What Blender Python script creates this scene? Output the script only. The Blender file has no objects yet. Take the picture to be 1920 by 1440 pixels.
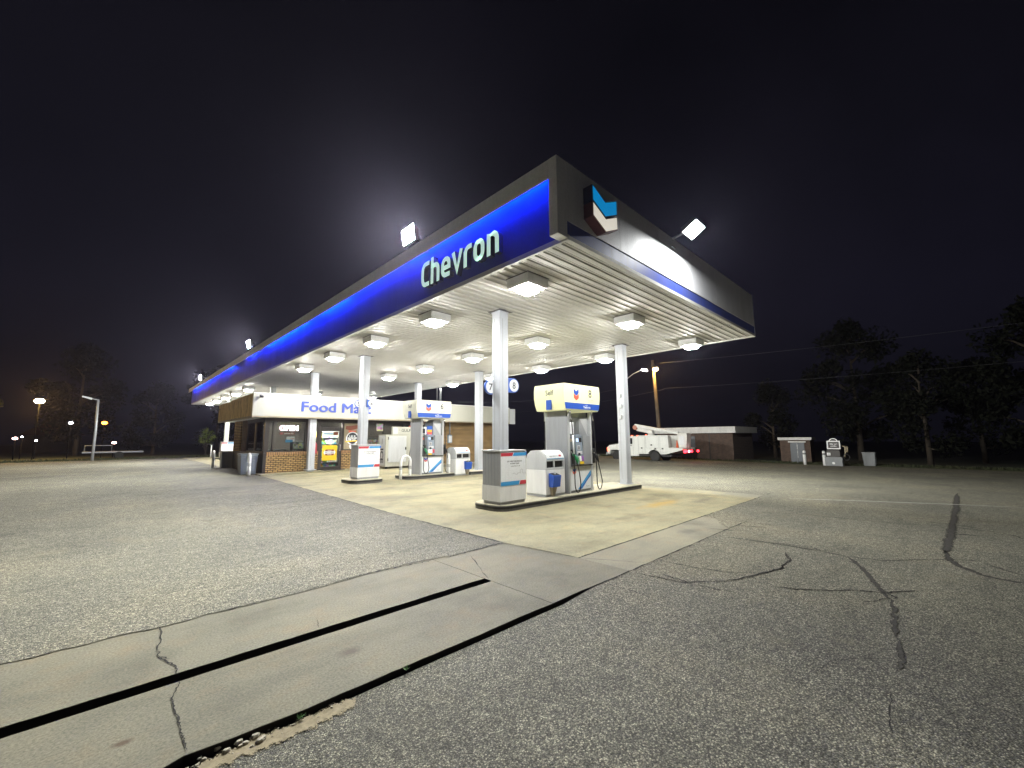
import bpy, bmesh, math, random
from mathutils import Vector, Matrix
random.seed(7)
scene = bpy.context.scene
COL = scene.collection

# ---------------------------------------------------------------- camera numbers (also used to measure the ground)
FPX = 778.4
CAMP = Vector((-5.10, -3.95, 1.694))
YAW, PITCH, ROLL = 0.76829, 0.12975, -0.00689
_f0 = Vector((math.sin(YAW), math.cos(YAW), 0)); _r0 = Vector((math.cos(YAW), -math.sin(YAW), 0)); _u0 = Vector((0, 0, 1))
_f = _f0*math.cos(PITCH) + _u0*math.sin(PITCH); _u = -_f0*math.sin(PITCH) + _u0*math.cos(PITCH)
CR = _r0*math.cos(ROLL) + _u*math.sin(ROLL); CU = -_r0*math.sin(ROLL) + _u*math.cos(ROLL); CF = _f

def gz(x, y):
    "height of the paved ground"
    return 0.15*min(max((y-5)/12, 0), 1) - 0.017*max(0, x-10)

def on_ground(px, py):
    d = CR*((px-960)/FPX) + CU*(-(py-720)/FPX) + CF
    z = 0.0
    for _ in range(60):
        t = (z-CAMP.z)/d.z
        q = CAMP + d*t
        z = 0.7*z + 0.3*gz(q.x, q.y)
    return q

# ---------------------------------------------------------------- materials
def nt(name):
    m = bpy.data.materials.new(name); m.use_nodes = True
    t = m.node_tree; t.nodes.clear()
    out = t.nodes.new('ShaderNodeOutputMaterial')
    return m, t, out

def node(t, typ, **kw):
    n = t.nodes.new(typ)
    for k, v in kw.items():
        if k.startswith('i_'):
            key = k[2:].replace('_', ' ')
            n.inputs[key].default_value = v
        else:
            setattr(n, k, v)
    return n

def L(t, a, ao, b, bi): t.links.new(a.outputs[ao], b.inputs[bi])

def ramp(t, stops, interp='LINEAR'):
    r = t.nodes.new('ShaderNodeValToRGB'); cr = r.color_ramp; cr.interpolation = interp
    cr.elements[0].position = stops[0][0]; cr.elements[0].color = (*stops[0][1], 1)
    cr.elements[1].position = stops[1][0]; cr.elements[1].color = (*stops[1][1], 1)
    for p, c in stops[2:]:
        e = cr.elements.new(p); e.color = (*c, 1)
    return r

def mixc(t, fac, a, b, blend='MIX'):
    m = t.nodes.new('ShaderNodeMix'); m.data_type = 'RGBA'; m.blend_type = blend
    for idx, v in ((0, fac), (6, a), (7, b)):
        if isinstance(v, tuple) and len(v) == 2 and hasattr(v[0], 'outputs'):
            t.links.new(v[0].outputs[v[1]], m.inputs[idx])
        elif isinstance(v, (int, float)): m.inputs[idx].default_value = v
        else: m.inputs[idx].default_value = (*v, 1)
    return m

def coords(t, scale=(1, 1, 1)):
    tc = t.nodes.new('ShaderNodeTexCoord'); mp = t.nodes.new('ShaderNodeMapping')
    mp.inputs['Scale'].default_value = scale
    t.links.new(tc.outputs['Object'], mp.inputs['Vector'])
    return mp

def paint(name, col, rough=0.45, metal=0.0, dirt=0.25, dscale=3.0, streak=True, dcol=None, spec=0.5, bump=0.0):
    "painted or bare surface with blotches, run-down streaks and uneven gloss"
    m, t, out = nt(name)
    b = t.nodes.new('ShaderNodeBsdfPrincipled')
    mp = coords(t, (dscale, dscale, dscale*(0.18 if streak else 1)))
    n1 = node(t, 'ShaderNodeTexNoise', i_Scale=1.6, i_Detail=6.0, i_Roughness=0.65)
    L(t, mp, 0, n1, 'Vector')
    mp2 = coords(t, (dscale*9, dscale*9, dscale*9))
    n2 = node(t, 'ShaderNodeTexNoise', i_Scale=2.0, i_Detail=4.0)
    L(t, mp2, 0, n2, 'Vector')
    r = ramp(t, [(0.42, (0, 0, 0)), (0.75, (1, 1, 1))]); L(t, n1, 0, r, 0)
    k = t.nodes.new('ShaderNodeMath'); k.operation = 'MULTIPLY'; k.inputs[1].default_value = dirt
    L(t, r, 0, k, 0)
    dc = dcol or tuple(c*0.35+0.01 for c in col)
    mx = mixc(t, (k, 0), col, dc)
    k2 = t.nodes.new('ShaderNodeMath'); k2.operation = 'MULTIPLY_ADD'; k2.inputs[1].default_value = 0.30; k2.inputs[2].default_value = 0.85
    L(t, n2, 0, k2, 0)
    mx2 = mixc(t, 1.0, (mx, 2), (1, 1, 1), 'MULTIPLY'); L(t, k2, 0, mx2, 7)
    L(t, mx2, 2, b, 'Base Color')
    rr = t.nodes.new('ShaderNodeMapRange'); rr.inputs['To Min'].default_value = max(rough-0.12, 0.05); rr.inputs['To Max'].default_value = min(rough+0.18, 1)
    L(t, n1, 0, rr, 0); L(t, rr, 0, b, 'Roughness')
    b.inputs['Metallic'].default_value = metal
    b.inputs['Specular IOR Level'].default_value = spec
    if bump:
        bp_ = node(t, 'ShaderNodeBump', i_Strength=bump, i_Distance=0.01); L(t, n2, 0, bp_, 'Height'); L(t, bp_, 0, b, 'Normal')
    L(t, b, 0, out, 0)
    return m

def emit(name, col, s):
    m, t, out = nt(name)
    e = t.nodes.new('ShaderNodeEmission'); e.inputs[0].default_value = (*col, 1); e.inputs[1].default_value = s
    L(t, e, 0, out, 0)
    return m

def backlit(name, col, s, rough=0.35):
    "translucent sign face: coloured plastic that also gives off light"
    m, t, out = nt(name)
    b = t.nodes.new('ShaderNodeBsdfPrincipled')
    mp = coords(t, (2, 2, 2)); n = node(t, 'ShaderNodeTexNoise', i_Scale=2.0, i_Detail=5.0); L(t, mp, 0, n, 'Vector')
    mx = mixc(t, (n, 0), tuple(c*0.8 for c in col), col)
    L(t, mx, 2, b, 'Base Color'); L(t, mx, 2, b, 'Emission Color')
    b.inputs['Emission Strength'].default_value = s; b.inputs['Roughness'].default_value = rough
    L(t, b, 0, out, 0)
    return m

def glass(name, tint=(0.86, 0.88, 0.86), refl=0.07):
    m, t, out = nt(name)
    tr = t.nodes.new('ShaderNodeBsdfTransparent'); tr.inputs[0].default_value = (*tint, 1)
    g = t.nodes.new('ShaderNodeBsdfGlossy'); g.inputs['Roughness'].default_value = 0.03
    fr = t.nodes.new('ShaderNodeFresnel'); fr.inputs['IOR'].default_value = 1.45
    mx = t.nodes.new('ShaderNodeMixShader'); L(t, fr, 0, mx, 0); L(t, tr, 0, mx, 1); L(t, g, 0, mx, 2)
    L(t, mx, 0, out, 0)
    return m

def asphalt_mat(name, dark=1.0):
    m, t, out = nt(name)
    b = t.nodes.new('ShaderNodeBsdfPrincipled')
    mp = coords(t)
    v = node(t, 'ShaderNodeTexVoronoi', i_Scale=105.0, i_Randomness=1.0); L(t, mp, 0, v, 'Vector')
    sep = t.nodes.new('ShaderNodeSeparateColor'); L(t, v, 'Color', sep, 0)
    st = ramp(t, [(0.0, (0.12, 0.12, 0.117)), (0.36, (0.215, 0.213, 0.197)), (0.64, (0.31, 0.305, 0.275)), (0.84, (0.43, 0.42, 0.365)), (0.965, (0.72, 0.70, 0.60))])
    L(t, sep, 0, st, 0)
    gap = ramp(t, [(0.30, (1, 1, 1)), (0.68, (0.36, 0.36, 0.36))])
    dm = t.nodes.new('ShaderNodeMath'); dm.operation = 'MULTIPLY'; dm.inputs[1].default_value = 1.0; L(t, v, 'Distance', dm, 0)
    L(t, dm, 0, gap, 0)
    c1 = mixc(t, 1.0, (st, 0), (gap, 0), 'MULTIPLY')
    # broad wear, patches, oil
    n1 = node(t, 'ShaderNodeTexNoise', i_Scale=0.35, i_Detail=7.0, i_Roughness=0.62); L(t, mp, 0, n1, 'Vector')
    w = ramp(t, [(0.30, (0.68, 0.68, 0.70)), (0.50, (0.97, 0.97, 0.95)), (0.72, (1.30, 1.24, 1.12))]); L(t, n1, 0, w, 0)
    c2 = mixc(t, 1.0, (c1, 2), (w, 0), 'MULTIPLY')
    mps = coords(t, (0.5, 2.6, 1)); n3 = node(t, 'ShaderNodeTexNoise', i_Scale=0.9, i_Detail=6.0, i_Roughness=0.7); L(t, mps, 0, n3, 'Vector')
    w3 = ramp(t, [(0.34, (0.74, 0.74, 0.74)), (0.47, (1, 1, 1))]); L(t, n3, 0, w3, 0)
    c3 = mixc(t, 0.75, (c2, 2), (w3, 0), 'MULTIPLY')
    n4 = node(t, 'ShaderNodeTexNoise', i_Scale=9.0, i_Detail=5.0, i_Roughness=0.7); L(t, mp, 0, n4, 'Vector')
    w4 = ramp(t, [(0.3, (0.78, 0.78, 0.78)), (0.7, (1.22, 1.21, 1.18))]); L(t, n4, 0, w4, 0)
    c4 = mixc(t, 1.0, (c3, 2), (w4, 0), 'MULTIPLY')
    # sandy dust patches
    n5 = node(t, 'ShaderNodeTexNoise', i_Scale=0.55, i_Detail=8.0, i_Roughness=0.72); 
    mp5 = coords(t); mp5.inputs['Location'].default_value = (13.1, 4.2, 0); L(t, mp5, 0, n5, 'Vector')
    r5 = ramp(t, [(0.57, (0, 0, 0)), (0.72, (0.6, 0.6, 0.6))]); L(t, n5, 0, r5, 0)
    c5 = mixc(t, (r5, 0), (c4, 2), (0.25, 0.225, 0.165))
    n6 = node(t, 'ShaderNodeTexNoise', i_Scale=1.25, i_Detail=7.0, i_Roughness=0.75); L(t, mp, 0, n6, 'Vector')
    r6 = ramp(t, [(0.60, (1, 1, 1)), (0.70, (0.62, 0.62, 0.63))]); L(t, n6, 0, r6, 0)
    c5 = mixc(t, 0.85, (c5, 2), (r6, 0), 'MULTIPLY')
    fin = mixc(t, 1.0, (c5, 2), (dark*1.0, dark*0.995, dark*0.91), 'MULTIPLY')
    L(t, fin, 2, b, 'Base Color')
    b.inputs['Roughness'].default_value = 0.82; b.inputs['Specular IOR Level'].default_value = 0.35
    sub = t.nodes.new('ShaderNodeMath'); sub.operation = 'MULTIPLY'; sub.inputs[1].default_value = -1.0; L(t, v, 'Distance', sub, 0)
    ad = t.nodes.new('ShaderNodeMath'); ad.operation = 'ADD'; L(t, sub, 0, ad, 0); L(t, sep, 1, ad, 1)
    bp_ = node(t, 'ShaderNodeBump', i_Strength=0.9, i_Distance=0.006); L(t, ad, 0, bp_, 'Height'); L(t, bp_, 0, b, 'Normal')
    L(t, b, 0, out, 0)
    return m

def concrete_mat(name, base, warm, spots=(), stain=0.5):
    m, t, out = nt(name)
    b = t.nodes.new('ShaderNodeBsdfPrincipled')
    mp = coords(t)
    n1 = node(t, 'ShaderNodeTexNoise', i_Scale=0.7, i_Detail=8.0, i_Roughness=0.66); L(t, mp, 0, n1, 'Vector')
    c = ramp(t, [(0.30, tuple(x*0.60 for x in base)), (0.5, base), (0.70, warm)]); L(t, n1, 0, c, 0)
    n2 = node(t, 'ShaderNodeTexNoise', i_Scale=60.0, i_Detail=5.0, i_Roughness=0.7); L(t, mp, 0, n2, 'Vector')
    g = ramp(t, [(0.32, (0.62, 0.62, 0.62)), (0.5, (1.0, 1.0, 1.0)), (0.68, (1.38, 1.36, 1.30))]); L(t, n2, 0, g, 0)
    c2 = mixc(t, 1.0, (c, 0), (g, 0), 'MULTIPLY')
    v = node(t, 'ShaderNodeTexVoronoi', i_Scale=26.0); L(t, mp, 0, v, 'Vector')
    pit = ramp(t, [(0.035, (0.45, 0.43, 0.4)), (0.07, (1, 1, 1))]); L(t, v, 'Distance', pit, 0)
    c3 = mixc(t, 0.7, (c2, 2), (pit, 0), 'MULTIPLY')
    mps = coords(t, (0.35, 1.6, 1)); n3 = node(t, 'ShaderNodeTexNoise', i_Scale=1.1, i_Detail=7.0, i_Roughness=0.7); L(t, mps, 0, n3, 'Vector')
    st = ramp(t, [(0.33, (0.40, 0.39, 0.37)), (0.50, (1, 1, 1))]); L(t, n3, 0, st, 0)
    c4 = mixc(t, stain, (c3, 2), (st, 0), 'MULTIPLY')
    mpr = coords(t); mpr.inputs['Location'].default_value = (5, 9, 0)
    n6 = node(t, 'ShaderNodeTexNoise', i_Scale=2.2, i_Detail=6.0, i_Roughness=0.7); L(t, mpr, 0, n6, 'Vector')
    ru = ramp(t, [(0.52, (1, 1, 1)), (0.74, (1.16, 0.98, 0.86))]); L(t, n6, 0, ru, 0)
    c4b = mixc(t, 0.8, (c4, 2), (ru, 0), 'MULTIPLY')
    last = (c4b, 2)
    tc = t.nodes.new('ShaderNodeTexCoord')
    for (x, y, rx, ry, col, s) in spots:          # single stains with a shape of their own
        mpx = t.nodes.new('ShaderNodeMapping'); mpx.vector_type = 'POINT'
        mpx.inputs['Location'].default_value = (-x/rx, -y/ry, 0); mpx.inputs['Scale'].default_value = (1/rx, 1/ry, 0.0)
        t.links.new(tc.outputs['Object'], mpx.inputs['Vector'])
        ln = t.nodes.new('ShaderNodeVectorMath'); ln.operation = 'LENGTH'; L(t, mpx, 0, ln, 0)
        nn = node(t, 'ShaderNodeTexNoise', i_Scale=3.0, i_Detail=6.0, i_Roughness=0.7); L(t, mp, 0, nn, 'Vector')
        a = t.nodes.new('ShaderNodeMath'); a.operation = 'MULTIPLY_ADD'; a.inputs[1].default_value = 2.2; L(t, nn, 0, a, 0); L(t, ln, 'Value', a, 2)
        rr = ramp(t, [(0.0, (s, s, s)), (1.0, (0, 0, 0))])
        mr = t.nodes.new('ShaderNodeMapRange'); mr.inputs['From Min'].default_value = 1.35; mr.inputs['From Max'].default_value = 2.25
        L(t, a, 0, mr, 0); L(t, mr, 0, rr, 0)
        mxx = mixc(t, (rr, 0), last, col); last = (mxx, 2)
    t.links.new(last[0].outputs[last[1]], b.inputs['Base Color'])
    b.inputs['Roughness'].default_value = 0.8; b.inputs['Specular IOR Level'].default_value = 0.3
    bp_ = node(t, 'ShaderNodeBump', i_Strength=0.35, i_Distance=0.004); L(t, n2, 0, bp_, 'Height'); L(t, bp_, 0, b, 'Normal')
    L(t, b, 0, out, 0)
    return m

def seam_mat(name, col, col2, cut=0.5, soft=0.12, speck=70.0):
    "worn material lying on the ground in a ragged, broken strip; bare ground shows between"
    m, t, out = nt(name)
    b = t.nodes.new('ShaderNodeBsdfPrincipled'); mp = coords(t)
    n = node(t, 'ShaderNodeTexNoise', i_Scale=22.0, i_Detail=6.0, i_Roughness=0.75); L(t, mp, 0, n, 'Vector')
    c = ramp(t, [(0.35, col), (0.7, col2)]); L(t, n, 0, c, 0); L(t, c, 0, b, 'Base Color'); b.inputs['Roughness'].default_value = 0.85; b.inputs['Specular IOR Level'].default_value = 0.25
    at = t.nodes.new('ShaderNodeAttribute'); at.attribute_name = 'edge'
    v = node(t, 'ShaderNodeTexVoronoi', i_Scale=speck); L(t, mp, 0, v, 'Vector'); sc_ = t.nodes.new('ShaderNodeSeparateColor'); L(t, v, 'Color', sc_, 0)
    n2 = node(t, 'ShaderNodeTexNoise', i_Scale=5.0, i_Detail=5.0, i_Roughness=0.7); L(t, mp, 0, n2, 'Vector')
    a = t.nodes.new('ShaderNodeMath'); a.operation = 'MULTIPLY_ADD'; a.inputs[1].default_value = 0.42; L(t, sc_, 0, a, 0); L(t, at, 'Fac', a, 2)
    a2 = t.nodes.new('ShaderNodeMath'); a2.operation = 'MULTIPLY_ADD'; a2.inputs[1].default_value = 0.9; L(t, n2, 0, a2, 0); L(t, a, 0, a2, 2)
    mr = t.nodes.new('ShaderNodeMapRange'); mr.inputs['From Min'].default_value = 0.66+cut-soft; mr.inputs['From Max'].default_value = 0.66+cut+soft; L(t, a2, 0, mr, 0)
    tr = t.nodes.new('ShaderNodeBsdfTransparent'); mx = t.nodes.new('ShaderNodeMixShader'); L(t, mr, 0, mx, 0); L(t, tr, 0, mx, 1); L(t, b, 0, mx, 2); L(t, mx, 0, out, 0)
    return m

def brick_mat(name, c1, c2, mortar, axis='x', w=0.21, h=0.075):
    m, t, out = nt(name)
    b = t.nodes.new('ShaderNodeBsdfPrincipled')
    tc = t.nodes.new('ShaderNodeTexCoord'); sp = t.nodes.new('ShaderNodeSeparateXYZ'); L(t, tc, 'Object', sp, 0)
    cb = t.nodes.new('ShaderNodeCombineXYZ')
    t.links.new(sp.outputs[0 if axis == 'x' else 1], cb.inputs[0]); t.links.new(sp.outputs[2], cb.inputs[1])
    br = t.nodes.new('ShaderNodeTexBrick'); L(t, cb, 0, br, 'Vector')
    br.inputs['Color1'].default_value = (*c1, 1); br.inputs['Color2'].default_value = (*c2, 1); br.inputs['Mortar'].default_value = (*mortar, 1)
    br.inputs['Scale'].default_value = 1.0; br.inputs['Mortar Size'].default_value = 0.016; br.inputs['Mortar Smooth'].default_value = 0.2
    br.inputs['Brick Width'].default_value = w; br.inputs['Row Height'].default_value = h; br.inputs['Bias'].default_value = 0.0
    n = node(t, 'ShaderNodeTexNoise', i_Scale=3.0, i_Detail=7.0, i_Roughness=0.7); L(t, tc, 'Object', n, 'Vector')
    r = ramp(t, [(0.3, (0.62, 0.62, 0.62)), (0.7, (1.25, 1.22, 1.15))]); L(t, n, 0, r, 0)
    mx = mixc(t, 1.0, (br, 0), (r, 0), 'MULTIPLY'); L(t, mx, 2, b, 'Base Color')
    b.inputs['Roughness'].default_value = 0.88
    inv = t.nodes.new('ShaderNodeMath'); inv.operation = 'SUBTRACT'; inv.inputs[0].default_value = 1.0; L(t, br, 'Fac', inv, 1)
    bp_ = node(t, 'ShaderNodeBump', i_Strength=0.8, i_Distance=0.012); L(t, inv, 0, bp_, 'Height'); L(t, bp_, 0, b, 'Normal')
    L(t, b, 0, out, 0)
    return m

def wood_mat(name, c1, c2):
    m, t, out = nt(name); b = t.nodes.new('ShaderNodeBsdfPrincipled')
    mp = coords(t, (1, 1.2, 0.35)); n = node(t, 'ShaderNodeTexNoise', i_Scale=4.0, i_Detail=9.0, i_Roughness=0.75, i_Distortion=0.8); L(t, mp, 0, n, 'Vector')
    r = ramp(t, [(0.33, c1), (0.52, c2), (0.72, tuple(x*1.35 for x in c2))]); L(t, n, 0, r, 0); L(t, r, 0, b, 'Base Color')
    b.inputs['Roughness'].default_value = 0.8; L(t, b, 0, out, 0)
    return m

def goods_mat(name, scale, sx=1, sz=1, sat=1.0):
    "rows of packets in many colours"
    m, t, out = nt(name); b = t.nodes.new('ShaderNodeBsdfPrincipled')
    mp = coords(t, (sx, sx, sz)); v = node(t, 'ShaderNodeTexVoronoi', i_Scale=scale); v.distance = 'CHEBYCHEV'; L(t, mp, 0, v, 'Vector')
    hs = t.nodes.new('ShaderNodeHueSaturation'); hs.inputs['Saturation'].default_value = sat; hs.inputs['Value'].default_value = 0.9
    L(t, v, 'Color', hs, 'Color'); L(t, hs, 0, b, 'Base Color'); b.inputs['Roughness'].default_value = 0.4
    L(t, b, 0, out, 0)
    return m

def leaf_mat(name, c1, c2):
    m, t, out = nt(name); b = t.nodes.new('ShaderNodeBsdfPrincipled')
    oi = t.nodes.new('ShaderNodeTexCoord'); n = node(t, 'ShaderNodeTexNoise', i_Scale=1.4, i_Detail=3.0); L(t, oi, 'Object', n, 'Vector')
    r = ramp(t, [(0.35, c1), (0.65, c2)]); L(t, n, 0, r, 0); L(t, r, 0, b, 'Base Color'); b.inputs['Roughness'].default_value = 0.8; b.inputs['Specular IOR Level'].default_value = 0.08
    L(t, b, 0, out, 0)
    return m

M = {}
M['white'] = paint('white_paint', (0.85, 0.86, 0.86), 0.4, dirt=0.22)
M['cream'] = paint('cream_panel', (0.45, 0.45, 0.385), 0.42, dirt=0.16, dscale=1.2)
M['soffit'] = paint('soffit_sheet', (0.56, 0.555, 0.515), 0.62, dirt=0.20, dscale=0.9, streak=False)
M['greyfascia'] = paint('grey_fascia', (0.84, 0.84, 0.87), 0.5, dirt=0.30, dscale=1.4, dcol=(0.5, 0.5, 0.53))
M['bluefascia'] = paint('blue_fascia', (0.04, 0.06, 0.42), 0.33, dirt=0.25, dscale=1.0)
M['blueband'] = paint('faded_blue_band', (0.05, 0.08, 0.36), 0.5, dirt=0.75, dscale=2.2, dcol=(0.10, 0.11, 0.22))
M['column'] = paint('column_grey', (0.50, 0.53, 0.58), 0.42, dirt=0.22, dscale=2.0)
M['colwhite'] = paint('column_white', (0.62, 0.65, 0.62), 0.42, dirt=0.2, dscale=2.0)
M['grey'] = paint('grey_metal', (0.38, 0.40, 0.43), 0.38, metal=0.25, dirt=0.25)
M['lightgrey'] = paint('light_grey_metal', (0.58, 0.60, 0.62), 0.38, metal=0.1, dirt=0.2)
M['midgrey'] = paint('mid_grey', (0.22, 0.23, 0.24), 0.5, dirt=0.25)
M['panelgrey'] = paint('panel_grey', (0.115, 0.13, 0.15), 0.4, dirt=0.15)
M['bluegrey'] = paint('blue_grey_plastic', (0.22, 0.27, 0.33), 0.4, dirt=0.15)
M['bingrey'] = paint('bin_grey', (0.24, 0.28, 0.33), 0.5, dirt=0.3)
M['black'] = paint('black_rubber', (0.012, 0.012, 0.013), 0.5, dirt=0.2, dcol=(0.05, 0.05, 0.05))
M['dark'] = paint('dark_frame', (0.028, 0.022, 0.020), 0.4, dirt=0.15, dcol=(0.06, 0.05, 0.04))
M['blue'] = paint('blue_plastic', (0.02, 0.09, 0.48), 0.35, dirt=0.12)
M['signblue'] = paint('sign_blue', (0.04, 0.12, 0.50), 0.35, dirt=0.1)
M['lettblue'] = paint('letter_blue', (0.035, 0.075, 0.42), 0.4, dirt=0.1)
M['cyan'] = paint('cyan_print', (0.05, 0.33, 0.70), 0.35, dirt=0.08)
M['red'] = paint('red_print', (0.55, 0.045, 0.07), 0.35, dirt=0.1)
M['salmon'] = paint('salmon_print', (0.75, 0.13, 0.08), 0.35, dirt=0.05)
M['print'] = paint('dark_print', (0.03, 0.035, 0.05), 0.5, dirt=0.05)
M['greyprint'] = paint('grey_print', (0.25, 0.25, 0.27), 0.5, dirt=0.05)
M['poster'] = paint('poster_white', (0.86, 0.89, 0.93), 0.25, dirt=0.08)
M['yellow'] = paint('yellow_print', (0.80, 0.52, 0.02), 0.4, dirt=0.05)
M['brownprint'] = paint('brown_print', (0.22, 0.06, 0.03), 0.4, dirt=0.05)
M['green'] = paint('green_plastic', (0.02, 0.28, 0.10), 0.35, dirt=0.15)
M['purple'] = paint('purple_sticker', (0.35, 0.12, 0.5), 0.35, dirt=0.1)
M['orange'] = paint('orange_plastic', (0.62, 0.10, 0.03), 0.45, dirt=0.2)
M['tan'] = paint('tan_board', (0.34, 0.29, 0.2), 0.7, dirt=0.3, streak=False)
M['elbow'] = paint('faded_orange', (0.42, 0.17, 0.11), 0.5, dirt=0.4)
M['blackpole'] = paint('black_pole', (0.004, 0.004, 0.004), 0.9, dirt=0.0, spec=0.0)
M['wire'] = paint('wire', (0.035, 0.035, 0.04), 0.5, dirt=0.1)
M['farwall'] = paint('far_wall', (0.05, 0.045, 0.04), 0.8)
M['farroof'] = paint('far_roof', (0.09, 0.035, 0.03), 0.8)
M['chrome'] = paint('worn_metal', (0.55, 0.55, 0.54), 0.25, metal=0.9, dirt=0.2)
M['kerb'] = concrete_mat('kerb_concrete', (0.44, 0.42, 0.33), (0.55, 0.52, 0.40), stain=0.35)
M['kerbside'] = paint('island_steel_edge', (0.085, 0.085, 0.09), 0.45, metal=0.2, dirt=0.5, dcol=(0.22, 0.21, 0.19), streak=False)
M['asphalt'] = asphalt_mat('asphalt', 0.87)
M['pad'] = concrete_mat('forecourt_concrete', (0.285, 0.265, 0.175), (0.36, 0.325, 0.20),
    spots=[(8.5, 0.3, 0.9, 1.0, (0.17, 0.165, 0.145), 0.8), (8.7, 3.2, 0.7, 2.2, (0.17, 0.165, 0.145), 0.75), (8.8, 8.0, 0.6, 2.6, (0.17, 0.165, 0.145), 0.7), (5.2, 1.3, 0.95, 0.28, (0.42, 0.27, 0.07), 0.75), (6.6, 0.75, 0.8, 0.2, (0.10, 0.095, 0.08), 0.6), (1.0, 7.2, 1.1, 0.7, (0.13, 0.125, 0.10), 0.55),
           (7.4, 1.2, 0.7, 0.35, (0.14, 0.13, 0.11), 0.5), (2.2, 9.0, 1.6, 0.5, (0.16, 0.15, 0.12), 0.4), (0.9, 3.0, 0.5, 0.6, (0.17, 0.16, 0.13), 0.5), (4.0, 9.4, 1.4, 0.4, (0.15, 0.14, 0.12), 0.45)], stain=0.32)
M['strip'] = concrete_mat('gutter_concrete', (0.170, 0.163, 0.125), (0.215, 0.198, 0.142),
    spots=[(-3.55, -0.45, 0.10, 0.09, (0.09, 0.075, 0.06), 0.8), (-4.9, -0.55, 0.05, 0.03, (0.08, 0.05, 0.03), 0.8)], stain=0.3)
M['apron'] = concrete_mat('apron_concrete', (0.225, 0.215, 0.168), (0.275, 0.253, 0.185), spots=[(2.6, -0.55, 0.3, 0.13, (0.12, 0.11, 0.10), 0.6)], stain=0.3)
M['tar'] = paint('tar', (0.020, 0.020, 0.021), 0.6, dirt=0.6, dcol=(0.05, 0.048, 0.045), streak=False, dscale=4)
M['stain'] = paint('worn_seam', (0.040, 0.039, 0.037), 0.75, dirt=0.5, dcol=(0.085, 0.08, 0.072), streak=False, dscale=5)
M['seam'] = seam_mat('worn_tar_seam', (0.030, 0.029, 0.028), (0.080, 0.075, 0.067), 0.36, 0.22)
M['grit'] = seam_mat('loose_sandy_grit', (0.20, 0.17, 0.11), (0.36, 0.31, 0.21), 0.30, 0.10, 130)
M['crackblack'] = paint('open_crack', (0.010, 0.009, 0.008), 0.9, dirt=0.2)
M['slotside'] = paint('shade_grime_slab_side', (0.020, 0.018, 0.015), 0.95, dirt=0.4, streak=False, dscale=8, dcol=(0.05, 0.045, 0.035))  # shade of slot and slab edge put into the colour, with grime
M['line'] = paint('worn_white_line', (0.34, 0.34, 0.31), 0.7, dirt=0.8, dcol=(0.12, 0.12, 0.11), streak=False, dscale=5)
M['dirtpatch'] = paint('sandy_dirt', (0.27, 0.235, 0.15), 0.95, dirt=0.5, streak=False, dscale=12, bump=0.6)
M['stone'] = paint('limestone', (0.42, 0.39, 0.32), 0.9, dirt=0.4, streak=False, dscale=14)
M['soil'] = paint('night_grass', (0.035, 0.045, 0.018), 0.95, dirt=0.6, streak=False, dscale=0.7, dcol=(0.05, 0.04, 0.02))
M['brickx'] = brick_mat('tan_brick_front', (0.50, 0.34, 0.15), (0.40, 0.255, 0.11), (0.045, 0.033, 0.022), 'x', h=0.085)
M['bricky'] = brick_mat('tan_brick_side', (0.50, 0.34, 0.15), (0.40, 0.255, 0.11), (0.045, 0.033, 0.022), 'y', h=0.085)
M['soldier'] = brick_mat('soldier_course', (0.46, 0.27, 0.14), (0.38, 0.21, 0.10), (0.10, 0.075, 0.05), 'x', w=0.075, h=0.4)
M['redbrick'] = brick_mat('red_brick', (0.135, 0.082, 0.060), (0.10, 0.062, 0.048), (0.085, 0.07, 0.06), 'y')
M['redbrickx'] = brick_mat('red_brick_front', (0.20, 0.085, 0.055), (0.14, 0.06, 0.042), (0.10, 0.08, 0.065), 'x')
M['wood'] = wood_mat('bare_plywood', (0.22, 0.14, 0.055), (0.62, 0.44, 0.18))
M['pole'] = wood_mat('pole_wood', (0.06, 0.045, 0.03), (0.14, 0.105, 0.07))
M['glass'] = glass('window_glass')
M['truck'] = paint('truck_white', (0.62, 0.63, 0.60), 0.35, dirt=0.25)
M['trucktrim'] = paint('truck_underbody', (0.02, 0.02, 0.022), 0.5, dirt=0.2)
M['darkglass'] = paint('cab_glass', (0.012, 0.013, 0.016), 0.08, dirt=0.0)
M['tyre'] = paint('tyre', (0.015, 0.015, 0.015), 0.8, dirt=0.3, dcol=(0.05, 0.05, 0.045))
M['flags'] = paint('sheet_metal', (0.62, 0.62, 0.60), 0.5, dirt=0.3)
M['lens'] = emit('canopy_lamp_lens', (1.0, 0.98, 0.925), 235)
M['flood'] = emit('flood_lamp_lens', (1.0, 1.0, 0.93), 3000)
M['floodfront'] = emit('front_flood_lens', (0.98, 1.0, 0.98), 340)
M['led'] = emit('blue_led', (0.0, 0.035, 1.0), 62)
M['ledlow'] = emit('blue_led_dim', (0.0, 0.03, 1.0), 24)
M['letter'] = backlit('lit_letter_face', (0.60, 0.88, 0.72), 0.5)
M['toplit'] = backlit('lit_topper_face', (0.88, 0.88, 0.50), 0.24)
M['topdim'] = paint('unlit_topper_face', (0.70, 0.70, 0.60), 0.4, dirt=0.12)
M['logoblue'] = backlit('lit_blue_emblem', (0.0, 0.22, 0.52), 0.6)
M['logored'] = backlit('faded_lit_emblem', (0.85, 0.80, 0.68), 0.5)
M['logoside'] = paint('emblem_side', (0.12, 0.035, 0.04), 0.4, dirt=0.2)
M['logosideb'] = paint('emblem_side_blue', (0.02, 0.03, 0.08), 0.4, dirt=0.2)
M['neon'] = emit('neon_letters', (1.0, 0.72, 0.80), 6.0)
M['neonred'] = emit('neon_red', (1.0, 0.10, 0.06), 1.2)
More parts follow.
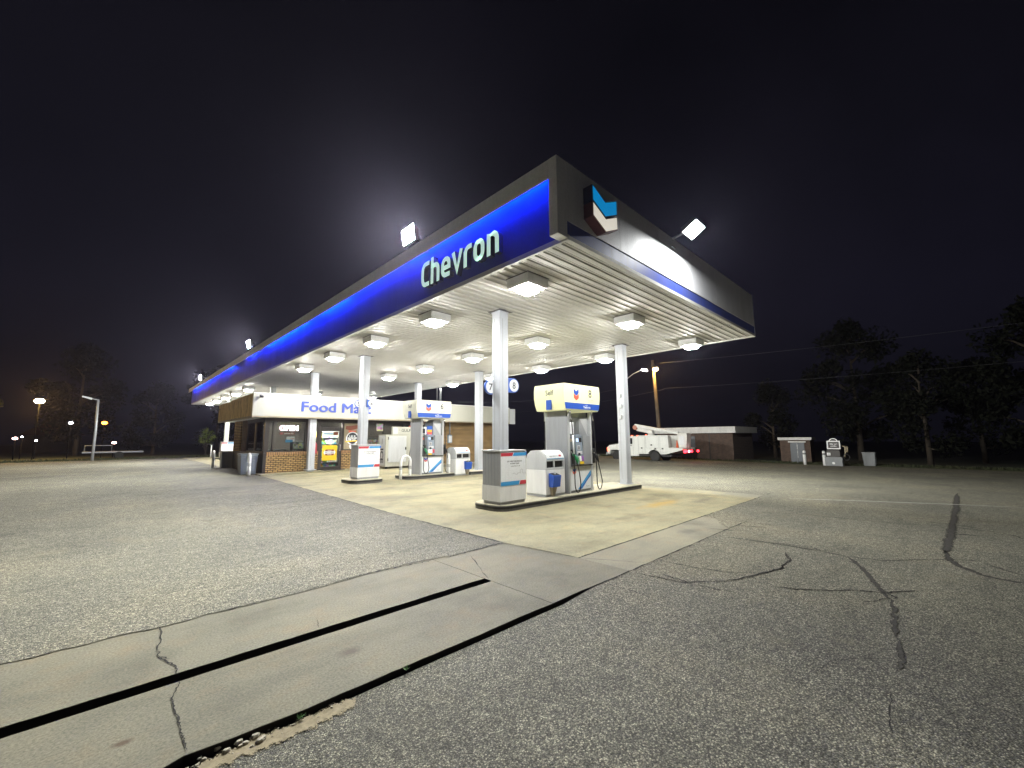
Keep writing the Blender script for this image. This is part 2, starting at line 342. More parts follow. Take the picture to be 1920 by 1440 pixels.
M['tube'] = emit('shop_tube_light', (1.0, 0.94, 0.84), 60)
M['tubebright'] = emit('shop_door_tube', (1.0, 0.94, 0.84), 520)
M['screen'] = emit('lcd_screen', (0.55, 0.70, 1.0), 1.1)
M['sodium'] = emit('sodium_lamp', (1.0, 0.60, 0.17), 420)
M['sodiumfar'] = emit('sodium_lamp_far', (1.0, 0.60, 0.16), 500)
M['whitefar'] = emit('far_white_light', (0.95, 0.95, 1.0), 25)
M['pinkfar'] = emit('far_pink_light', (1.0, 0.62, 0.55), 16)
M['orangefar'] = emit('far_orange_light', (1.0, 0.22, 0.02), 20)
M['cool'] = emit('cool_street_lamp', (1.0, 0.93, 0.85), 16)
M['tail'] = emit('tail_lamp_red', (1.0, 0.02, 0.03), 9)
M['tailwhite'] = emit('tail_lamp_white', (1.0, 0.75, 0.7), 5)
M['marker'] = emit('marker_lamp', (1.0, 0.12, 0.06), 5)
M['goods'] = goods_mat('shelf_goods', 7.0, 1.0, 1.1)
M['goodsfine'] = goods_mat('rack_goods', 11.0, 1.0, 0.9)
M['goodsdull'] = goods_mat('dull_goods', 9.0, 1.0, 1.0, 0.55)
M['shopwall'] = paint('shop_wall', (0.10, 0.09, 0.08), 0.7, dirt=0.2)
M['shopfloor'] = paint('shop_floor', (0.35, 0.33, 0.30), 0.35, dirt=0.3, streak=False)
M['collage'] = goods_mat('window_poster_print', 5.5, 1.0, 1.3, 0.55)
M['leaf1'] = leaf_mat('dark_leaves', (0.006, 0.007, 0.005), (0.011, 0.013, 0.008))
M['leaf2'] = leaf_mat('lamp_lit_leaves', (0.05, 0.08, 0.02), (0.14, 0.17, 0.04))  # lamplight put into the colour, far paler than the other trees' leaves
M['bark'] = paint('bark', (0.05, 0.04, 0.03), 0.9, dirt=0.4)
M['weed'] = paint('weed_leaf', (0.06, 0.15, 0.03), 0.6, dirt=0.1)

# ---------------------------------------------------------------- mesh builder
class MB:
    def __init__(s): s.v = []; s.f = []; s.m = []; s.s = []
    def add(s, verts, faces, mi=0, smooth=False):
        o = len(s.v); s.v += [tuple(p) for p in verts]
        for f in faces: s.f.append(tuple(i+o for i in f)); s.m.append(mi); s.s.append(smooth)
        return s
    def box(s, x0, x1, y0, y1, z0, z1, mi=0):
        v = [(x0,y0,z0),(x1,y0,z0),(x1,y1,z0),(x0,y1,z0),(x0,y0,z1),(x1,y0,z1),(x1,y1,z1),(x0,y1,z1)]
        return s.add(v, [(0,3,2,1),(4,5,6,7),(0,1,5,4),(1,2,6,5),(2,3,7,6),(3,0,4,7)], mi)
    def hexa(s, bottom, top, mi=0):
        return s.add(list(bottom)+list(top), [(0,3,2,1),(4,5,6,7),(0,1,5,4),(1,2,6,5),(2,3,7,6),(3,0,4,7)], mi)
    def prism(s, poly, a0, a1, axis='z', mi=0, smooth=False):
        n = len(poly)
        def P(p, a):
            if axis == 'z': return (p[0], p[1], a)
            if axis == 'y': return (p[0], a, p[1])
            return (a, p[0], p[1])
        v = [P(p, a0) for p in poly] + [P(p, a1) for p in poly]
        s.add(v, [tuple(range(n-1, -1, -1)), tuple(range(n, 2*n))], mi)
        o = len(s.v) - 2*n
        for i in range(n):
            j = (i+1) % n
            s.f.append((o+i, o+j, o+n+j, o+n+i)); s.m.append(mi); s.s.append(smooth)
        return s
    def rings(s, rings, mi=0, cap=True, closed=True, smooth=True):
        n = len(rings[0]); o = len(s.v)
        for r in rings: s.v += [tuple(p) for p in r]
        for k in range(len(rings)-1):
            for i in range(n if closed else n-1):
                j = (i+1) % n
                s.f.append((o+k*n+i, o+k*n+j, o+(k+1)*n+j, o+(k+1)*n+i)); s.m.append(mi); s.s.append(smooth)
        if cap:
            s.f.append(tuple(o+i for i in range(n-1, -1, -1))); s.m.append(mi); s.s.append(False)
            e = o+(len(rings)-1)*n
            s.f.append(tuple(e+i for i in range(n))); s.m.append(mi); s.s.append(False)
        return s
    def tube(s, pts, r, n=8, mi=0):
        pts = [Vector(p) for p in pts]
        rr = r if isinstance(r, (list, tuple)) else [r]*len(pts)
        out = []; up = None
        for i, p in enumerate(pts):
            d = (pts[min(i+1, len(pts)-1)] - pts[max(i-1, 0)]).normalized()
            if up is None:
                up = Vector((0, 0, 1)) if abs(d.z) < 0.9 else Vector((1, 0, 0))
            a = d.cross(up)
            if a.length < 1e-5: a = d.cross(Vector((0.3, 1, 0.2)))
            a.normalize(); b = a.cross(d).normalized(); up = b
            out.append([p + a*math.cos(2*math.pi*k/n)*rr[i] + b*math.sin(2*math.pi*k/n)*rr[i] for k in range(n)])
        return s.rings(out, mi)
    def cyl(s, p0, p1, r0, r1=None, n=16, mi=0):
        return s.tube([p0, p1], [r0, r0 if r1 is None else r1], n, mi)
    def lathe(s, prof, c=(0, 0, 0), n=20, mi=0, axis='z'):
        out = []
        for (r, h) in prof:
            ring = []
            for k in range(n):
                a = 2*math.pi*k/n; x, y = r*math.cos(a), r*math.sin(a)
                if axis == 'z': ring.append((c[0]+x, c[1]+y, c[2]+h))
                elif axis == 'x': ring.append((c[0]+h, c[1]+x, c[2]+y))
                else: ring.append((c[0]+x, c[1]+h, c[2]+y))
            out.append(ring)
        return s.rings(out, mi)
    def ball(s, c, r, mi=0, sc=(1, 1, 1), nu=12, nv=8, jit=0.0):
        out = []
        for k in range(1, nv):
            a = math.pi*k/nv
            out.append([(c[0]+r*sc[0]*math.sin(a)*math.cos(2*math.pi*i/nu)*(1+random.uniform(-jit, jit)),
                         c[1]+r*sc[1]*math.sin(a)*math.sin(2*math.pi*i/nu)*(1+random.uniform(-jit, jit)), c[2]-r*sc[2]*math.cos(a)) for i in range(nu)])
        return s.rings(out, mi)
    def flat(s, poly, o, right, up, nrm, d0, d1, mi=0, sidemi=None):
        "a 2D outline raised from d0 to d1 along nrm on the plane (o, right, up)"
        o, right, up, nrm = map(Vector, (o, right, up, nrm)); n = len(poly)
        lo = [o + right*p[0] + up*p[1] + nrm*d0 for p in poly]; hi = [o + right*p[0] + up*p[1] + nrm*d1 for p in poly]
        b = len(s.v); s.v += [tuple(p) for p in lo+hi]
        s.f.append(tuple(b+n+i for i in range(n))); s.m.append(mi); s.s.append(False)
        s.f.append(tuple(b+i for i in range(n-1, -1, -1))); s.m.append(mi if sidemi is None else sidemi); s.s.append(False)
        for i in range(n):
            j = (i+1) % n
            s.f.append((b+i, b+j, b+n+j, b+n+i)); s.m.append(mi if sidemi is None else sidemi); s.s.append(False)
        return s
    def stroke(s, pts, w, o, right, up, nrm, d0, d1, mi=0, sidemi=None, closed=False):
        "a ribbon of width w along 2D points, raised from the plane"
        o, right, up, nrm = map(Vector, (o, right, up, nrm)); n = len(pts); A = []; B = []
        for i in range(n):
            p = Vector(pts[i])
            if closed: a, c = Vector(pts[i-1]), Vector(pts[(i+1) % n])
            else: a, c = Vector(pts[max(i-1, 0)]), Vector(pts[min(i+1, n-1)])
            d1_ = (p-a).normalized() if (p-a).length > 1e-6 else (c-p).normalized()
            d2_ = (c-p).normalized() if (c-p).length > 1e-6 else d1_
            t = (d1_+d2_).normalized(); nn = Vector((-t.y, t.x)); k = 1/max(nn.dot(Vector((-d1_.y, d1_.x))), 0.5)
            A.append(p+nn*w/2*k); B.append(p-nn*w/2*k)
        sm = mi if sidemi is None else sidemi
        b = len(s.v)
        for P in (A, B):
            for d in (d0, d1):
                s.v += [tuple(o + right*q.x + up*q.y + nrm*d) for q in P]
        # A0 = b, A1 = b+n, B0 = b+2n, B1 = b+3n
        for i in range(n if closed else n-1):
            j = (i+1) % n
            for q, mm in (((b+n+i, b+n+j, b+3*n+j, b+3*n+i), mi), ((b+i, b+2*n+i, b+2*n+j, b+j), sm), ((b+i, b+j, b+n+j, b+n+i), sm), ((b+2*n+i, b+3*n+i, b+3*n+j, b+2*n+j), sm)):
                s.f.append(q); s.m.append(mm); s.s.append(False)
        if not closed:
            for i in (0, n-1):
                s.f.append((b+i, b+n+i, b+3*n+i, b+2*n+i)); s.m.append(sm); s.s.append(False)
        return s
    def text(s, body, c, right, up, nrm, h, d=0.004, mi=0, width=None, bold=0.0, lift=0.001):
        "lettering centred on c, capital height h (or fitted to width)"
        cu = bpy.data.curves.new('t', 'FONT'); cu.body = body; cu.size = 1.0; cu.resolution_u = 3; cu.offset = bold
        cu.align_x = 'CENTER'
        ob = bpy.data.objects.new('t', cu); COL.objects.link(ob)
        bpy.context.view_layer.update()
        ev = ob.evaluated_get(bpy.context.evaluated_depsgraph_get()); me = ev.to_mesh()
        vs = [v.co.copy() for v in me.vertices]; fs = [tuple(p.vertices) for p in me.polygons]
        ev.to_mesh_clear(); bpy.data.objects.remove(ob); bpy.data.curves.remove(cu)
        if not vs: return s
        x0 = min(v.x for v in vs); x1 = max(v.x for v in vs); y0 = min(v.y for v in vs); y1 = max(v.y for v in vs)
        ky = h/max(y1-y0, 1e-6); kx = (width/max(x1-x0, 1e-6)) if width else ky
        c, right, up, nrm = map(Vector, (c, right, up, nrm))
        P = [c + right*(v.x-(x0+x1)/2)*kx + up*(v.y-(y0+y1)/2)*ky + nrm*(lift+d) for v in vs]
        s.add(P, fs, mi)
        if d > 0.006:                                # raised letters get sides
            from collections import Counter
            ed = Counter(tuple(sorted((f[i], f[(i+1) % len(f)]))) for f in fs for i in range(len(f)))
            o = len(s.v); s.v += [tuple(q - nrm*d) for q in P]; b0 = o-len(P)
            for (a, b), k in ed.items():
                if k == 1: s.f.append((b0+a, b0+b, o+b, o+a)); s.m.append(mi); s.s.append(False)
        return s
    def dashes(s, c, right, up, nrm, h, w, mi=0, lift=0.001, seed=1):
        "print too small to read: short dark dashes in a line"
        c, right, up, nrm = map(Vector, (c, right, up, nrm)); r = random.Random(seed); x = -w/2
        while x < w/2-h*0.3:
            l = h*r.uniform(0.4, 1.1); hh = h*r.choice((0.7, 0.7, 1.0)); a = c+right*x-up*h/2+nrm*lift; b = right*min(l, w/2-x); d = up*hh
            s.add([a, a+b, a+b+d, a+d], [(0, 1, 2, 3)], mi); x += l+h*r.choice((0.25, 0.25, 0.7))
        return s
    def build(s, name, mats, parent=None, bevel=0.0, recalc=True, seg=2):
        me = bpy.data.meshes.new(name); me.from_pydata(s.v, [], s.f)
        for m in (mats if isinstance(mats, (list, tuple)) else [mats]): me.materials.append(m if not isinstance(m, str) else M[m])
        for p, mi, sm in zip(me.polygons, s.m, s.s): p.material_index = mi; p.use_smooth = sm
        if recalc:
            bm = bmesh.new(); bm.from_mesh(me); bmesh.ops.recalc_face_normals(bm, faces=bm.faces); bm.to_mesh(me); bm.free()
        me.update()
        o = bpy.data.objects.new(name, me); COL.objects.link(o)
        if parent is not None: o.parent = parent
        if bevel > 0:
            md = o.modifiers.new('edge', 'BEVEL'); md.width = bevel; md.segments = seg; md.limit_method = 'ANGLE'; md.angle_limit = math.radians(40)
        return o

def tag(o, label=None, cat=None, group=None, kind=None):
    for k, v in (('label', label), ('category', cat), ('group', group), ('kind', kind)):
        if v: o[k] = v
    return o
def thing(name, label, cat, loc=(0, 0, 0), rz=0.0, group=None):
    o = bpy.data.objects.new(name, None); o.empty_display_size = 0.2; COL.objects.link(o)
    o.location = loc; o.rotation_euler = (0, 0, rz)
    return tag(o, label, cat, group)
def copy_tree(o, parent=None):
    c = o.copy(); COL.objects.link(c)
    if parent is not None: c.parent = parent
    for ch in list(o.children): copy_tree(ch, c)
    return c
X, Y, Z = Vector((1, 0, 0)), Vector((0, 1, 0)), Vector((0, 0, 1))

# ================================================================ GROUND
XL, XR, YB, YF = -45.0, 32.2, -35.0, 43.3
def grid(mb, xs, ys, dz=0.0, zf=None, mi=0):
    o = len(mb.v)
    for y in ys:
        for x in xs: mb.v.append((x, y, (zf(x, y) if zf else gz(x, y)) + dz))
    for j in range(len(ys)-1):
        for i in range(len(xs)-1):
            a = o+j*len(xs)+i
            mb.f.append((a, a+1, a+1+len(xs), a+len(xs))); mb.m.append(mi); mb.s.append(False)

def verge_z(x, y):
    inside = XL+.01 < x < XR-.01 and YB+.01 < y < YF-.01
    e = gz(min(x, 120), y)
    return e - (0.5 if inside else -0.03)
g = MB(); grid(g, [-320, -120, XL-.3, XL+.3, 0, 10, XR-.25, XR+.2, 60, 120, 320], [-320, -90, YB-.3, YB+.3, 5, 17, YF-.25, YF+.2, 70, 130, 320], zf=verge_z)
tag(g.build('ground', 'soil', recalc=False), 'dark rough grass ground around the paved lot', 'ground', kind='structure')

def south_z(x, y): return gz(x, y) - 0.04*min(max((-0.95-x)/0.5, 0), 1)
lot = MB()
grid(lot, [XL, -1.5, -0.95, 4.2, 10, XR], [YB, -0.985], zf=south_z)
grid(lot, [8.8, 10, XR], [-0.985, 5, 17, YF])
grid(lot, [4.2, 8.8], [-0.985, -0.152])
grid(lot, [-0.3, 8.8], [17.2, 24.6])
# north-west field: ragged southern and eastern edge lying over the slabs
xs = [XL, -20, -10] + [-10+0.14*i for i in range(1, 69)]
xs = [x for x in xs if x < -0.36] + [-0.33]
rs = random.Random(3)
edge = [(x, 1.22 + (rs.uniform(-0.03, 0.03) if x > -9.9 else 0) + (0.10*max(0, 1-abs(x+2.2)/0.9) if x > -3.2 else 0)) for x in xs]
o = len(lot.v)
yy = [1.7, 5, 17, YF]
for (x, y) in edge: lot.v.append((x, y, gz(x, y)+0.007))
for y in yy:
    for (x, _) in edge: lot.v.append((x + (rs.uniform(-.0, .0)), y, gz(x, y)+0.006))
n = len(edge)
for j in range(len(yy)):
    for i in range(n-1):
        a = o+j*n+i; lot.f.append((a, a+1, a+1+n, a+n)); lot.m.append(0); lot.s.append(False)
# small ragged lip over the pad's edge
ly = [1.25+0.16*i for i in range(int((17-1.25)/0.16))] + [17.0]
o = len(lot.v)
for y in ly:
    lot.v.append((-0.34, y, gz(0, y)+0.006)); lot.v.append((-0.28+0.004*(y-1)+rs.uniform(-.02, .02), y, gz(0, y)+0.006))
for i in range(len(ly)-1):
    a = o+2*i; lot.f.append((a, a+1, a+3, a+2)); lot.m.append(0); lot.s.append(False)
o = len(lot.v); nn_ = 26
for i in range(nn_+1):
    y = -0.985 + 0.83*i/nn_; lot.v.append((3.35+1.5*(i/nn_)**1.3+rs.uniform(-.06, .06), y, 0.008)); lot.v.append((5.2, y, 0.008))
for i in range(nn_):
    a = o+2*i; lot.f.append((a, a+1, a+3, a+2)); lot.m.append(0); lot.s.append(False)
o = len(lot.v); nn_ = 70
for i in range(nn_+1):
    y = -0.16 + 17.2*i/nn_; lot.v.append((8.62+0.12*math.sin(y*1.1)+rs.uniform(-.05, .05), y, gz(0, y)+0.010)); lot.v.append((8.9, y, gz(0, y)+0.010))
for i in range(nn_):
    a = o+2*i; lot.f.append((a, a+1, a+3, a+2)); lot.m.append(0); lot.s.append(False)
tag(lot.build('asphalt_ground', 'asphalt', recalc=False), 'worn grey asphalt lot with pale aggregate', 'asphalt', kind='structure')

# concrete slabs
pad = MB()
pv = [(-0.15, -0.15), (-0.34, 1.30), (-0.33, 5), (-0.3, 17.2)]
for (x, y) in pv: pad.v += [(x, y, gz(0, y)+0.004), (8.8, y, gz(0, y)+0.004)]
for i in range(3): pad.f.append((2*i, 2*i+1, 2*i+3, 2*i+2)); pad.m.append(0); pad.s.append(False)
grid(pad, [-0.3, 8.8], [24.6, YF-0.2], dz=0.006)
tag(pad.build('forecourt_pavement', 'pad', recalc=False), 'stained yellowish concrete forecourt under the canopy', 'paving', kind='structure')
ap = MB(); ap.box(-0.139, 4.21, -0.985, -0.165, -0.3, -0.001)
tag(ap.build('apron_pavement', 'apron'), 'narrow pale concrete apron along the forecourt', 'paving', kind='structure')
def slab(name, x0, x1, y0, y1, jit_side, step=0.12, notch=None, label=''):
    r = random.Random(len(label)+5); poly = []
    k = int((x1-max(x0, -12))/step)
    base = [x0] if x0 < -12 else []
    xs_ = base + [max(x0, -12) + (x1-max(x0, -12))*i/k for i in range(k+1)]
    off = 0
    lo = []; hi = []
    for x in xs_:
        off = 0.8*off + r.uniform(-0.006, 0.006)
        dn = 0.0
        if notch:
            for (nx, nw, nd) in notch: dn = max(dn, nd*max(0, 1-abs(x-nx)/nw))
        lo.append((x, y0+off+dn)); off2 = r.uniform(-.003, .003); hi.append((x, y1+off2))
    mb = MB(); mb.prism(lo+hi[::-1], -0.8, 0.0)
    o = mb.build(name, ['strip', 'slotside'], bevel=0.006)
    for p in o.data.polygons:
        if abs(p.normal.z) < 0.5: p.material_index = 1  # side faces take the shade-dark colour
    return tag(o, label, 'paving', kind='structure')
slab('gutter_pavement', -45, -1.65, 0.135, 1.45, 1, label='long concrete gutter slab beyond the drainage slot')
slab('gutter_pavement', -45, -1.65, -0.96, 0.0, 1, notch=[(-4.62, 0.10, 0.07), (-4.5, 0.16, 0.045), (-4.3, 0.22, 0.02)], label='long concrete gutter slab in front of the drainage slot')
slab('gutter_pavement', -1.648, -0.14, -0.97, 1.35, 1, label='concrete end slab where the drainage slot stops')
sl = MB(); sl.box(-45, -1.64, -0.005, 0.14, -0.78, -0.72)  # near-black bed carries the slot's deep shade in its colour
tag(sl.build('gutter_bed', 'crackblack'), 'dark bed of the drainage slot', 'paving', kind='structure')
sw = MB(); sw.prism([(-0.25, 16.72), (9.3, 16.72), (9.3, 17.6), (-0.25, 17.6)], 0.0, 0.20); sw.prism([(9.3, 16.72), (15.4, 16.72), (15.4, 17.6), (9.3, 17.6)], -0.1, 0.19)
tag(sw.build('sidewalk', 'pad', bevel=0.012), 'low concrete sidewalk along the shop front', 'sidewalk', kind='structure')

# seams, cracks and marks drawn on the ground
def ribbon(mb, pts, w, dz=0.005, jit=0.02, mi=0, seed=1, sub=6, wj=0.3, zf=gz):
    r = random.Random(seed); P = []
    for i in range(len(pts)-1):
        a, b = Vector(pts[i][:2]), Vector(pts[i+1][:2])
        for k in range(sub): P.append(a.lerp(b, k/sub))
    P.append(Vector(pts[-1][:2])); Q = []
    for i, p in enumerate(P):
        t = (P[min(i+1, len(P)-1)] - P[max(i-1, 0)]).normalized(); nn = Vector((-t.y, t.x))
        end = min(i, len(P)-1-i); ww = w*(1+r.uniform(-wj, wj))*(min(1, 0.15+0.35*end))
        p = p + nn*r.uniform(-jit, jit)
        Q.append((p+nn*ww/2, p-nn*ww/2))
    o = len(mb.v); E_ = mb.__dict__.setdefault('edge', {})
    for a, b in Q:
        c = (a+b)/2
        for p, e in ((a, 0.0), (c, 1.0), (b, 0.0)): E_[len(mb.v)] = e; mb.v.append((p.x, p.y, zf(p.x, p.y)+dz))
    for i in range(len(Q)-1):
        a = o+3*i
        for k in (0, 1): mb.f.append((a+k, a+k+1, a+k+4, a+k+3)); mb.m.append(mi); mb.s.append(False)
def edged(o, mb):
    at = o.data.attributes.new('edge', 'FLOAT', 'POINT')
    for i, e in mb.edge.items(): at.data[i].value = e
    return o
def px(*pp): return [on_ground(*q) for q in pp]
tar = MB()
ribbon(tar, px((1795,925),(1793,950),(1789,975),(1783,1000),(1776,1020),(1772,1037)), 0.155, jit=0.012, seed=2, wj=.2)
ribbon(tar, px((1772,1032),(1780,1050),(1800,1063),(1840,1078),(1880,1088),(1925,1095)), 0.089, jit=0.008, seed=3)
ribbon(tar, px((1590,1044),(1612,1062),(1630,1080),(1650,1105),(1668,1124)), 0.065, jit=0.006, seed=4)
ribbon(tar, px((1360,1007),(1440,1018),(1530,1032),(1592,1045)), 0.048, jit=0.01, seed=5)
ribbon(tar, px((1590,1044),(1660,1052),(1720,1050),(1785,1050),(1860,1053)), 0.035, jit=0.01, seed=6)
ribbon(tar, px((1730,978),(1790,984),(1842,992)), 0.060, jit=0.008, seed=7)
ribbon(tar, px((1785,1002),(1812,1003),(1840,1006)), 0.084, jit=0.008, seed=8)
ribbon(tar, px((1806,975),(1860,979),(1925,986)), 0.035, jit=0.01, seed=9)
ribbon(tar, px((1668,1122),(1676,1150),(1684,1190),(1692,1230),(1688,1262)), 0.045, jit=0.02, seed=80, wj=.7)
ribbon(tar, px((1440,1017),(1500,1024),(1560,1036)), 0.035, jit=0.02, seed=81, wj=.7)
ribbon(tar, px((1470,1035),(1481,1050),(1465,1066),(1430,1076),(1395,1085)), 0.033, jit=0.012, seed=82, wj=.5)
ribbon(tar, px((300,925),(318,955),(332,985),(352,1015),(385,1045)), 0.041, jit=0.03, seed=83, wj=.8)
ribbon(tar, px((470,1030),(520,1052),(560,1068)), 0.060, jit=0.03, seed=84, wj=.8)
ribbon(tar, px((240,1052),(270,1046),(296,1047)), 0.084, jit=0.02, seed=85, wj=.7)
ribbon(tar, px((1848,1058),(1880,1068),(1925,1082)), 0.035, jit=0.01, seed=10)
tag(edged(tar.build('tar_seams', 'seam', recalc=False), tar), 'dark tar seams wandering over the open-side asphalt', 'tar seam', kind='structure')
ck = MB()
for i, (pp, w) in enumerate([
    (((1240,1078),(1290,1092),(1360,1090),(1420,1078),(1465,1066),(1481,1050),(1472,1038)), 0.022),
    (((1192,1075),(1230,1082),(1262,1089),(1300,1096)), 0.018),
    (((1240,1052),(1300,1064),(1370,1075),(1400,1074)), 0.016),
    (((1420,960),(1520,966),(1640,978),(1780,988),(1880,1000),(1925,1012)), 0.024),
    (((1440,1100),(1500,1106),(1600,1108),(1660,1112),(1720,1108)), 0.02),
    (((1140,1096),(1190,1110),(1225,1122)), 0.012), (((1300,1095),(1340,1105),(1400,1114)), 0.013),
    (((1610,1130),(1640,1128),(1668,1120)), 0.010), (((1530,1260),(1560,1240),(1600,1236),(1670,1236)), 0.006),
    (((1672,1300),(1668,1340),(1672,1380)), 0.008), (((1660,1110),(1690,1128)), 0.02),
    (((0,953),(40,950),(90,946)), 0.05), (((90,948),(130,925),(150,905)), 0.03),
    (((470,972),(520,968),(565,966)), 0.012),
    (((1365,985),(1400,987),(1440,990)), 0.03), (((1330,992),(1370,994),(1405,996)), 0.02), (((1390,978),(1440,984),(1480,990)), 0.02)]):
    ribbon(ck, px(*pp), w, jit=w*0.9, seed=20+i, sub=8, wj=.6)
# joints of the slabs and the jagged cracks through the gutter
rp = lambda a, b, n=14: [Vector((a[0]+(b[0]-a[0])*i/n, a[1]+(b[1]-a[1])*i/n)) for i in range(n+1)]
ribbon(ck, rp((-0.15, -0.155), (7.6, -0.155), 40), 0.022, jit=0.006, seed=50, sub=2, wj=.5)
ribbon(ck, rp((7.4, -0.155), (9.6, -0.13), 10), 0.02, jit=0.012, seed=51, sub=2, wj=.7)
ribbon(ck, rp((-0.15, -0.12), (-0.32, 1.30), 16), 0.016, jit=0.004, seed=52, sub=2, wj=.5)
ribbon(ck, rp((-0.33, 1.2), (-0.29, 5.0), 24), 0.028, dz=0.009, jit=0.012, seed=53, sub=2, wj=.8)
ribbon(ck, rp((-0.29, 5.0), (-0.24, 17.0), 40), 0.022, dz=0.010, jit=0.014, seed=54, sub=2, wj=.8)
ribbon(ck, rp((-0.36, 1.24), (-1.5, 1.16), 12), 0.020, dz=0.010, jit=0.014, seed=55, sub=3, wj=.8)
ribbon(ck, rp((-1.7, 1.21), (-2.6, 1.30), 10), 0.022, dz=0.010, jit=0.016, seed=56, sub=3, wj=.9)
ribbon(ck, rp((-2.6, 1.30), (-4.2, 1.22), 14), 0.008, dz=0.010, jit=0.012, seed=57, sub=3, wj=.9)
ribbon(ck, rp((-1.06, -0.985), (4.2, -0.99), 30), 0.020, dz=0.006, jit=0.008, seed=58, sub=2, wj=.7)
ribbon(ck, rp((-0.14, -0.17), (0.30, -0.97), 8), 0.006, jit=0.004, seed=59, sub=2, wj=.7)
ribbon(ck, px((880,1040),(893,1056),(905,1074),(917,1086)), 0.010, jit=0.01, seed=60, sub=4, wj=.7)
ribbon(ck, px((297,1165),(303,1190),(296,1215),(298,1232),(312,1240),(330,1252),(333,1266)), 0.009, jit=0.009, seed=61, sub=7, wj=.7)
ribbon(ck, px((338,1278),(322,1310),(324,1318),(333,1350),(342,1380),(350,1408)), 0.008, jit=0.006, seed=62, sub=12, wj=.7)
ribbon(ck, px((300,1232),(318,1236)), 0.02, jit=0.01, seed=63, sub=4)
ribbon(ck, px((593,1160),(596,1170),(597,1178)), 0.006, jit=0.004, seed=64, sub=3)
ribbon(ck, rp((4.5, 2.0), (6.6, 0.95), 12), 0.014, jit=0.02, seed=65, sub=2, wj=.8)
ribbon(ck, rp((6.0, 5.4), (8.4, 4.9), 8), 0.012, jit=0.02, seed=66, sub=2, wj=.8)
tag(ck.build('pavement_cracks', 'crackblack', recalc=False), 'thin dark cracks and joints in asphalt and concrete', 'crack', kind='structure')
wl = MB(); ribbon(wl, px((1478,935),(1600,939),(1760,945),(1925,952)), 0.11, jit=0.004, seed=70, wj=.15)
tag(wl.build('road_marking', 'line', recalc=False), 'faded white parking line on the open-side asphalt', 'marking', kind='structure')
dp = MB(); r_ = random.Random(4)
ribbon(dp, [(-4.62, -1.03), (-4.45, -1.03), (-4.2, -1.05), (-3.95, -1.05), (-3.75, -1.03)], 0.18, dz=0.006, jit=0.012, seed=71, sub=8, wj=.35, zf=lambda x, y: south_z(x, y))
tag(edged(dp.build('dirt_patch', 'grit', recalc=False), dp), 'strip of sandy dirt along the broken slab edge', 'dirt', kind='stuff')
rb = MB()
for i in range(48):
    x = -4.66 + abs(r_.gauss(0, 0.30)); y = -0.985 + r_.gauss(-0.01, 0.03)
    s_ = r_.choice([0.003, 0.004, 0.005, 0.006, 0.008, 0.011, 0.017]) * r_.uniform(0.7, 1.2)
    rb.ball((x, y, -0.036+s_*0.5), s_, sc=(1.25, 0.85, 0.7), nu=6, nv=4, jit=0.3)
rb.s = [False]*len(rb.s)
tag(rb.build('gravel', 'stone'), 'broken pale stone bits where the slab edge crumbles', 'gravel', kind='stuff')
def weed(x, y, z, s, lab):
    mb = MB(); r = random.Random(int(x*100))
    for k in range(9):
        a = r.uniform(0, 6.28); l = s*r.uniform(0.5, 1); d = Vector((math.cos(a), math.sin(a), r.uniform(0.4, 1.3))).normalized(); sd = Vector((-math.sin(a), math.cos(a), 0))*l*0.16
        b = Vector((x, y, z)); mb.add([b, b+d*l*0.5+sd, b+d*l, b+d*l*0.5-sd], [(0, 1, 2, 3)])
    tag(mb.build('weed', 'weed', recalc=False), lab, 'weed', 'weeds in the gutter edge')
weed(-3.35, -0.985, -0.02, 0.05, 'small green weed rooted under the gutter slab, nearer the forecourt')
weed(-4.10, -0.985, -0.03, 0.055, 'small green weed rooted beside the sandy dirt strip')

# ================================================================ CANOPY
H = 4.92; W = 9.67; LEN = 42.8; TOP = 6.27
can = thing('canopy', 'long fuel station canopy with blue lit side fascia and ribbed soffit', 'canopy', (0, 0, 0))
# ribbed soffit, ribs running across the canopy
prof = []; per = 0.205; y = 0.02
while y < LEN-0.02:
    for dy, dz in ((0, 0), (0.105, 0), (0.112, 0.028), (0.128, 0.028), (0.135, 0.008), (0.160, 0.008), (0.167, 0.028), (0.195, 0.028)):
        if y+dy < LEN: prof.append((y+dy, H+dz))
    y += per
def sheet(mb, x0, x1):
    o = len(mb.v)
    for (yy_, zz) in prof: mb.v.append((x0, yy_, zz)); mb.v.append((x1, yy_, zz))
    for i in range(len(prof)-1):
        a = o+2*i; mb.f.append((a, a+2, a+3, a+1)); mb.m.append(0); mb.s.append(False)
so = MB(); sheet(so, 0.05, 7.62); sheet(so, 7.66, W-0.05)
so.build('soffit', 'soffit', can, recalc=False)
tr = MB(); tr.box(0.0, 0.05, 0.0, LEN, H-0.03, H+0.06); tr.box(W-0.05, W, 0, LEN, H-0.03, H+0.06); tr.box(0.05, W-0.05, 0.0, 0.03, H-0.02, H+0.05); tr.box(0.05, W-.05, LEN-0.03, LEN, H-.02, H+.05)
tr.build('edge_trim', 'soffit', can)
dk = MB(); dk.box(0.2, W-0.2, 0.25, LEN-0.2, H+0.20, TOP-0.1); dk.build('roof_deck', 'midgrey', can)
sf = MB(); sf.box(0.0, 0.06, 0.185, LEN, H+0.061, 6.198); sf.build('side_fascia', 'bluefascia', can)
bfc = MB(); bfc.box(W-0.08, W, 0.19, LEN-0.19, H+0.061, TOP); bfc.box(0.07, W, LEN-0.18, LEN, H+.061, TOP); bfc.build('back_fascia', 'greyfascia', can)
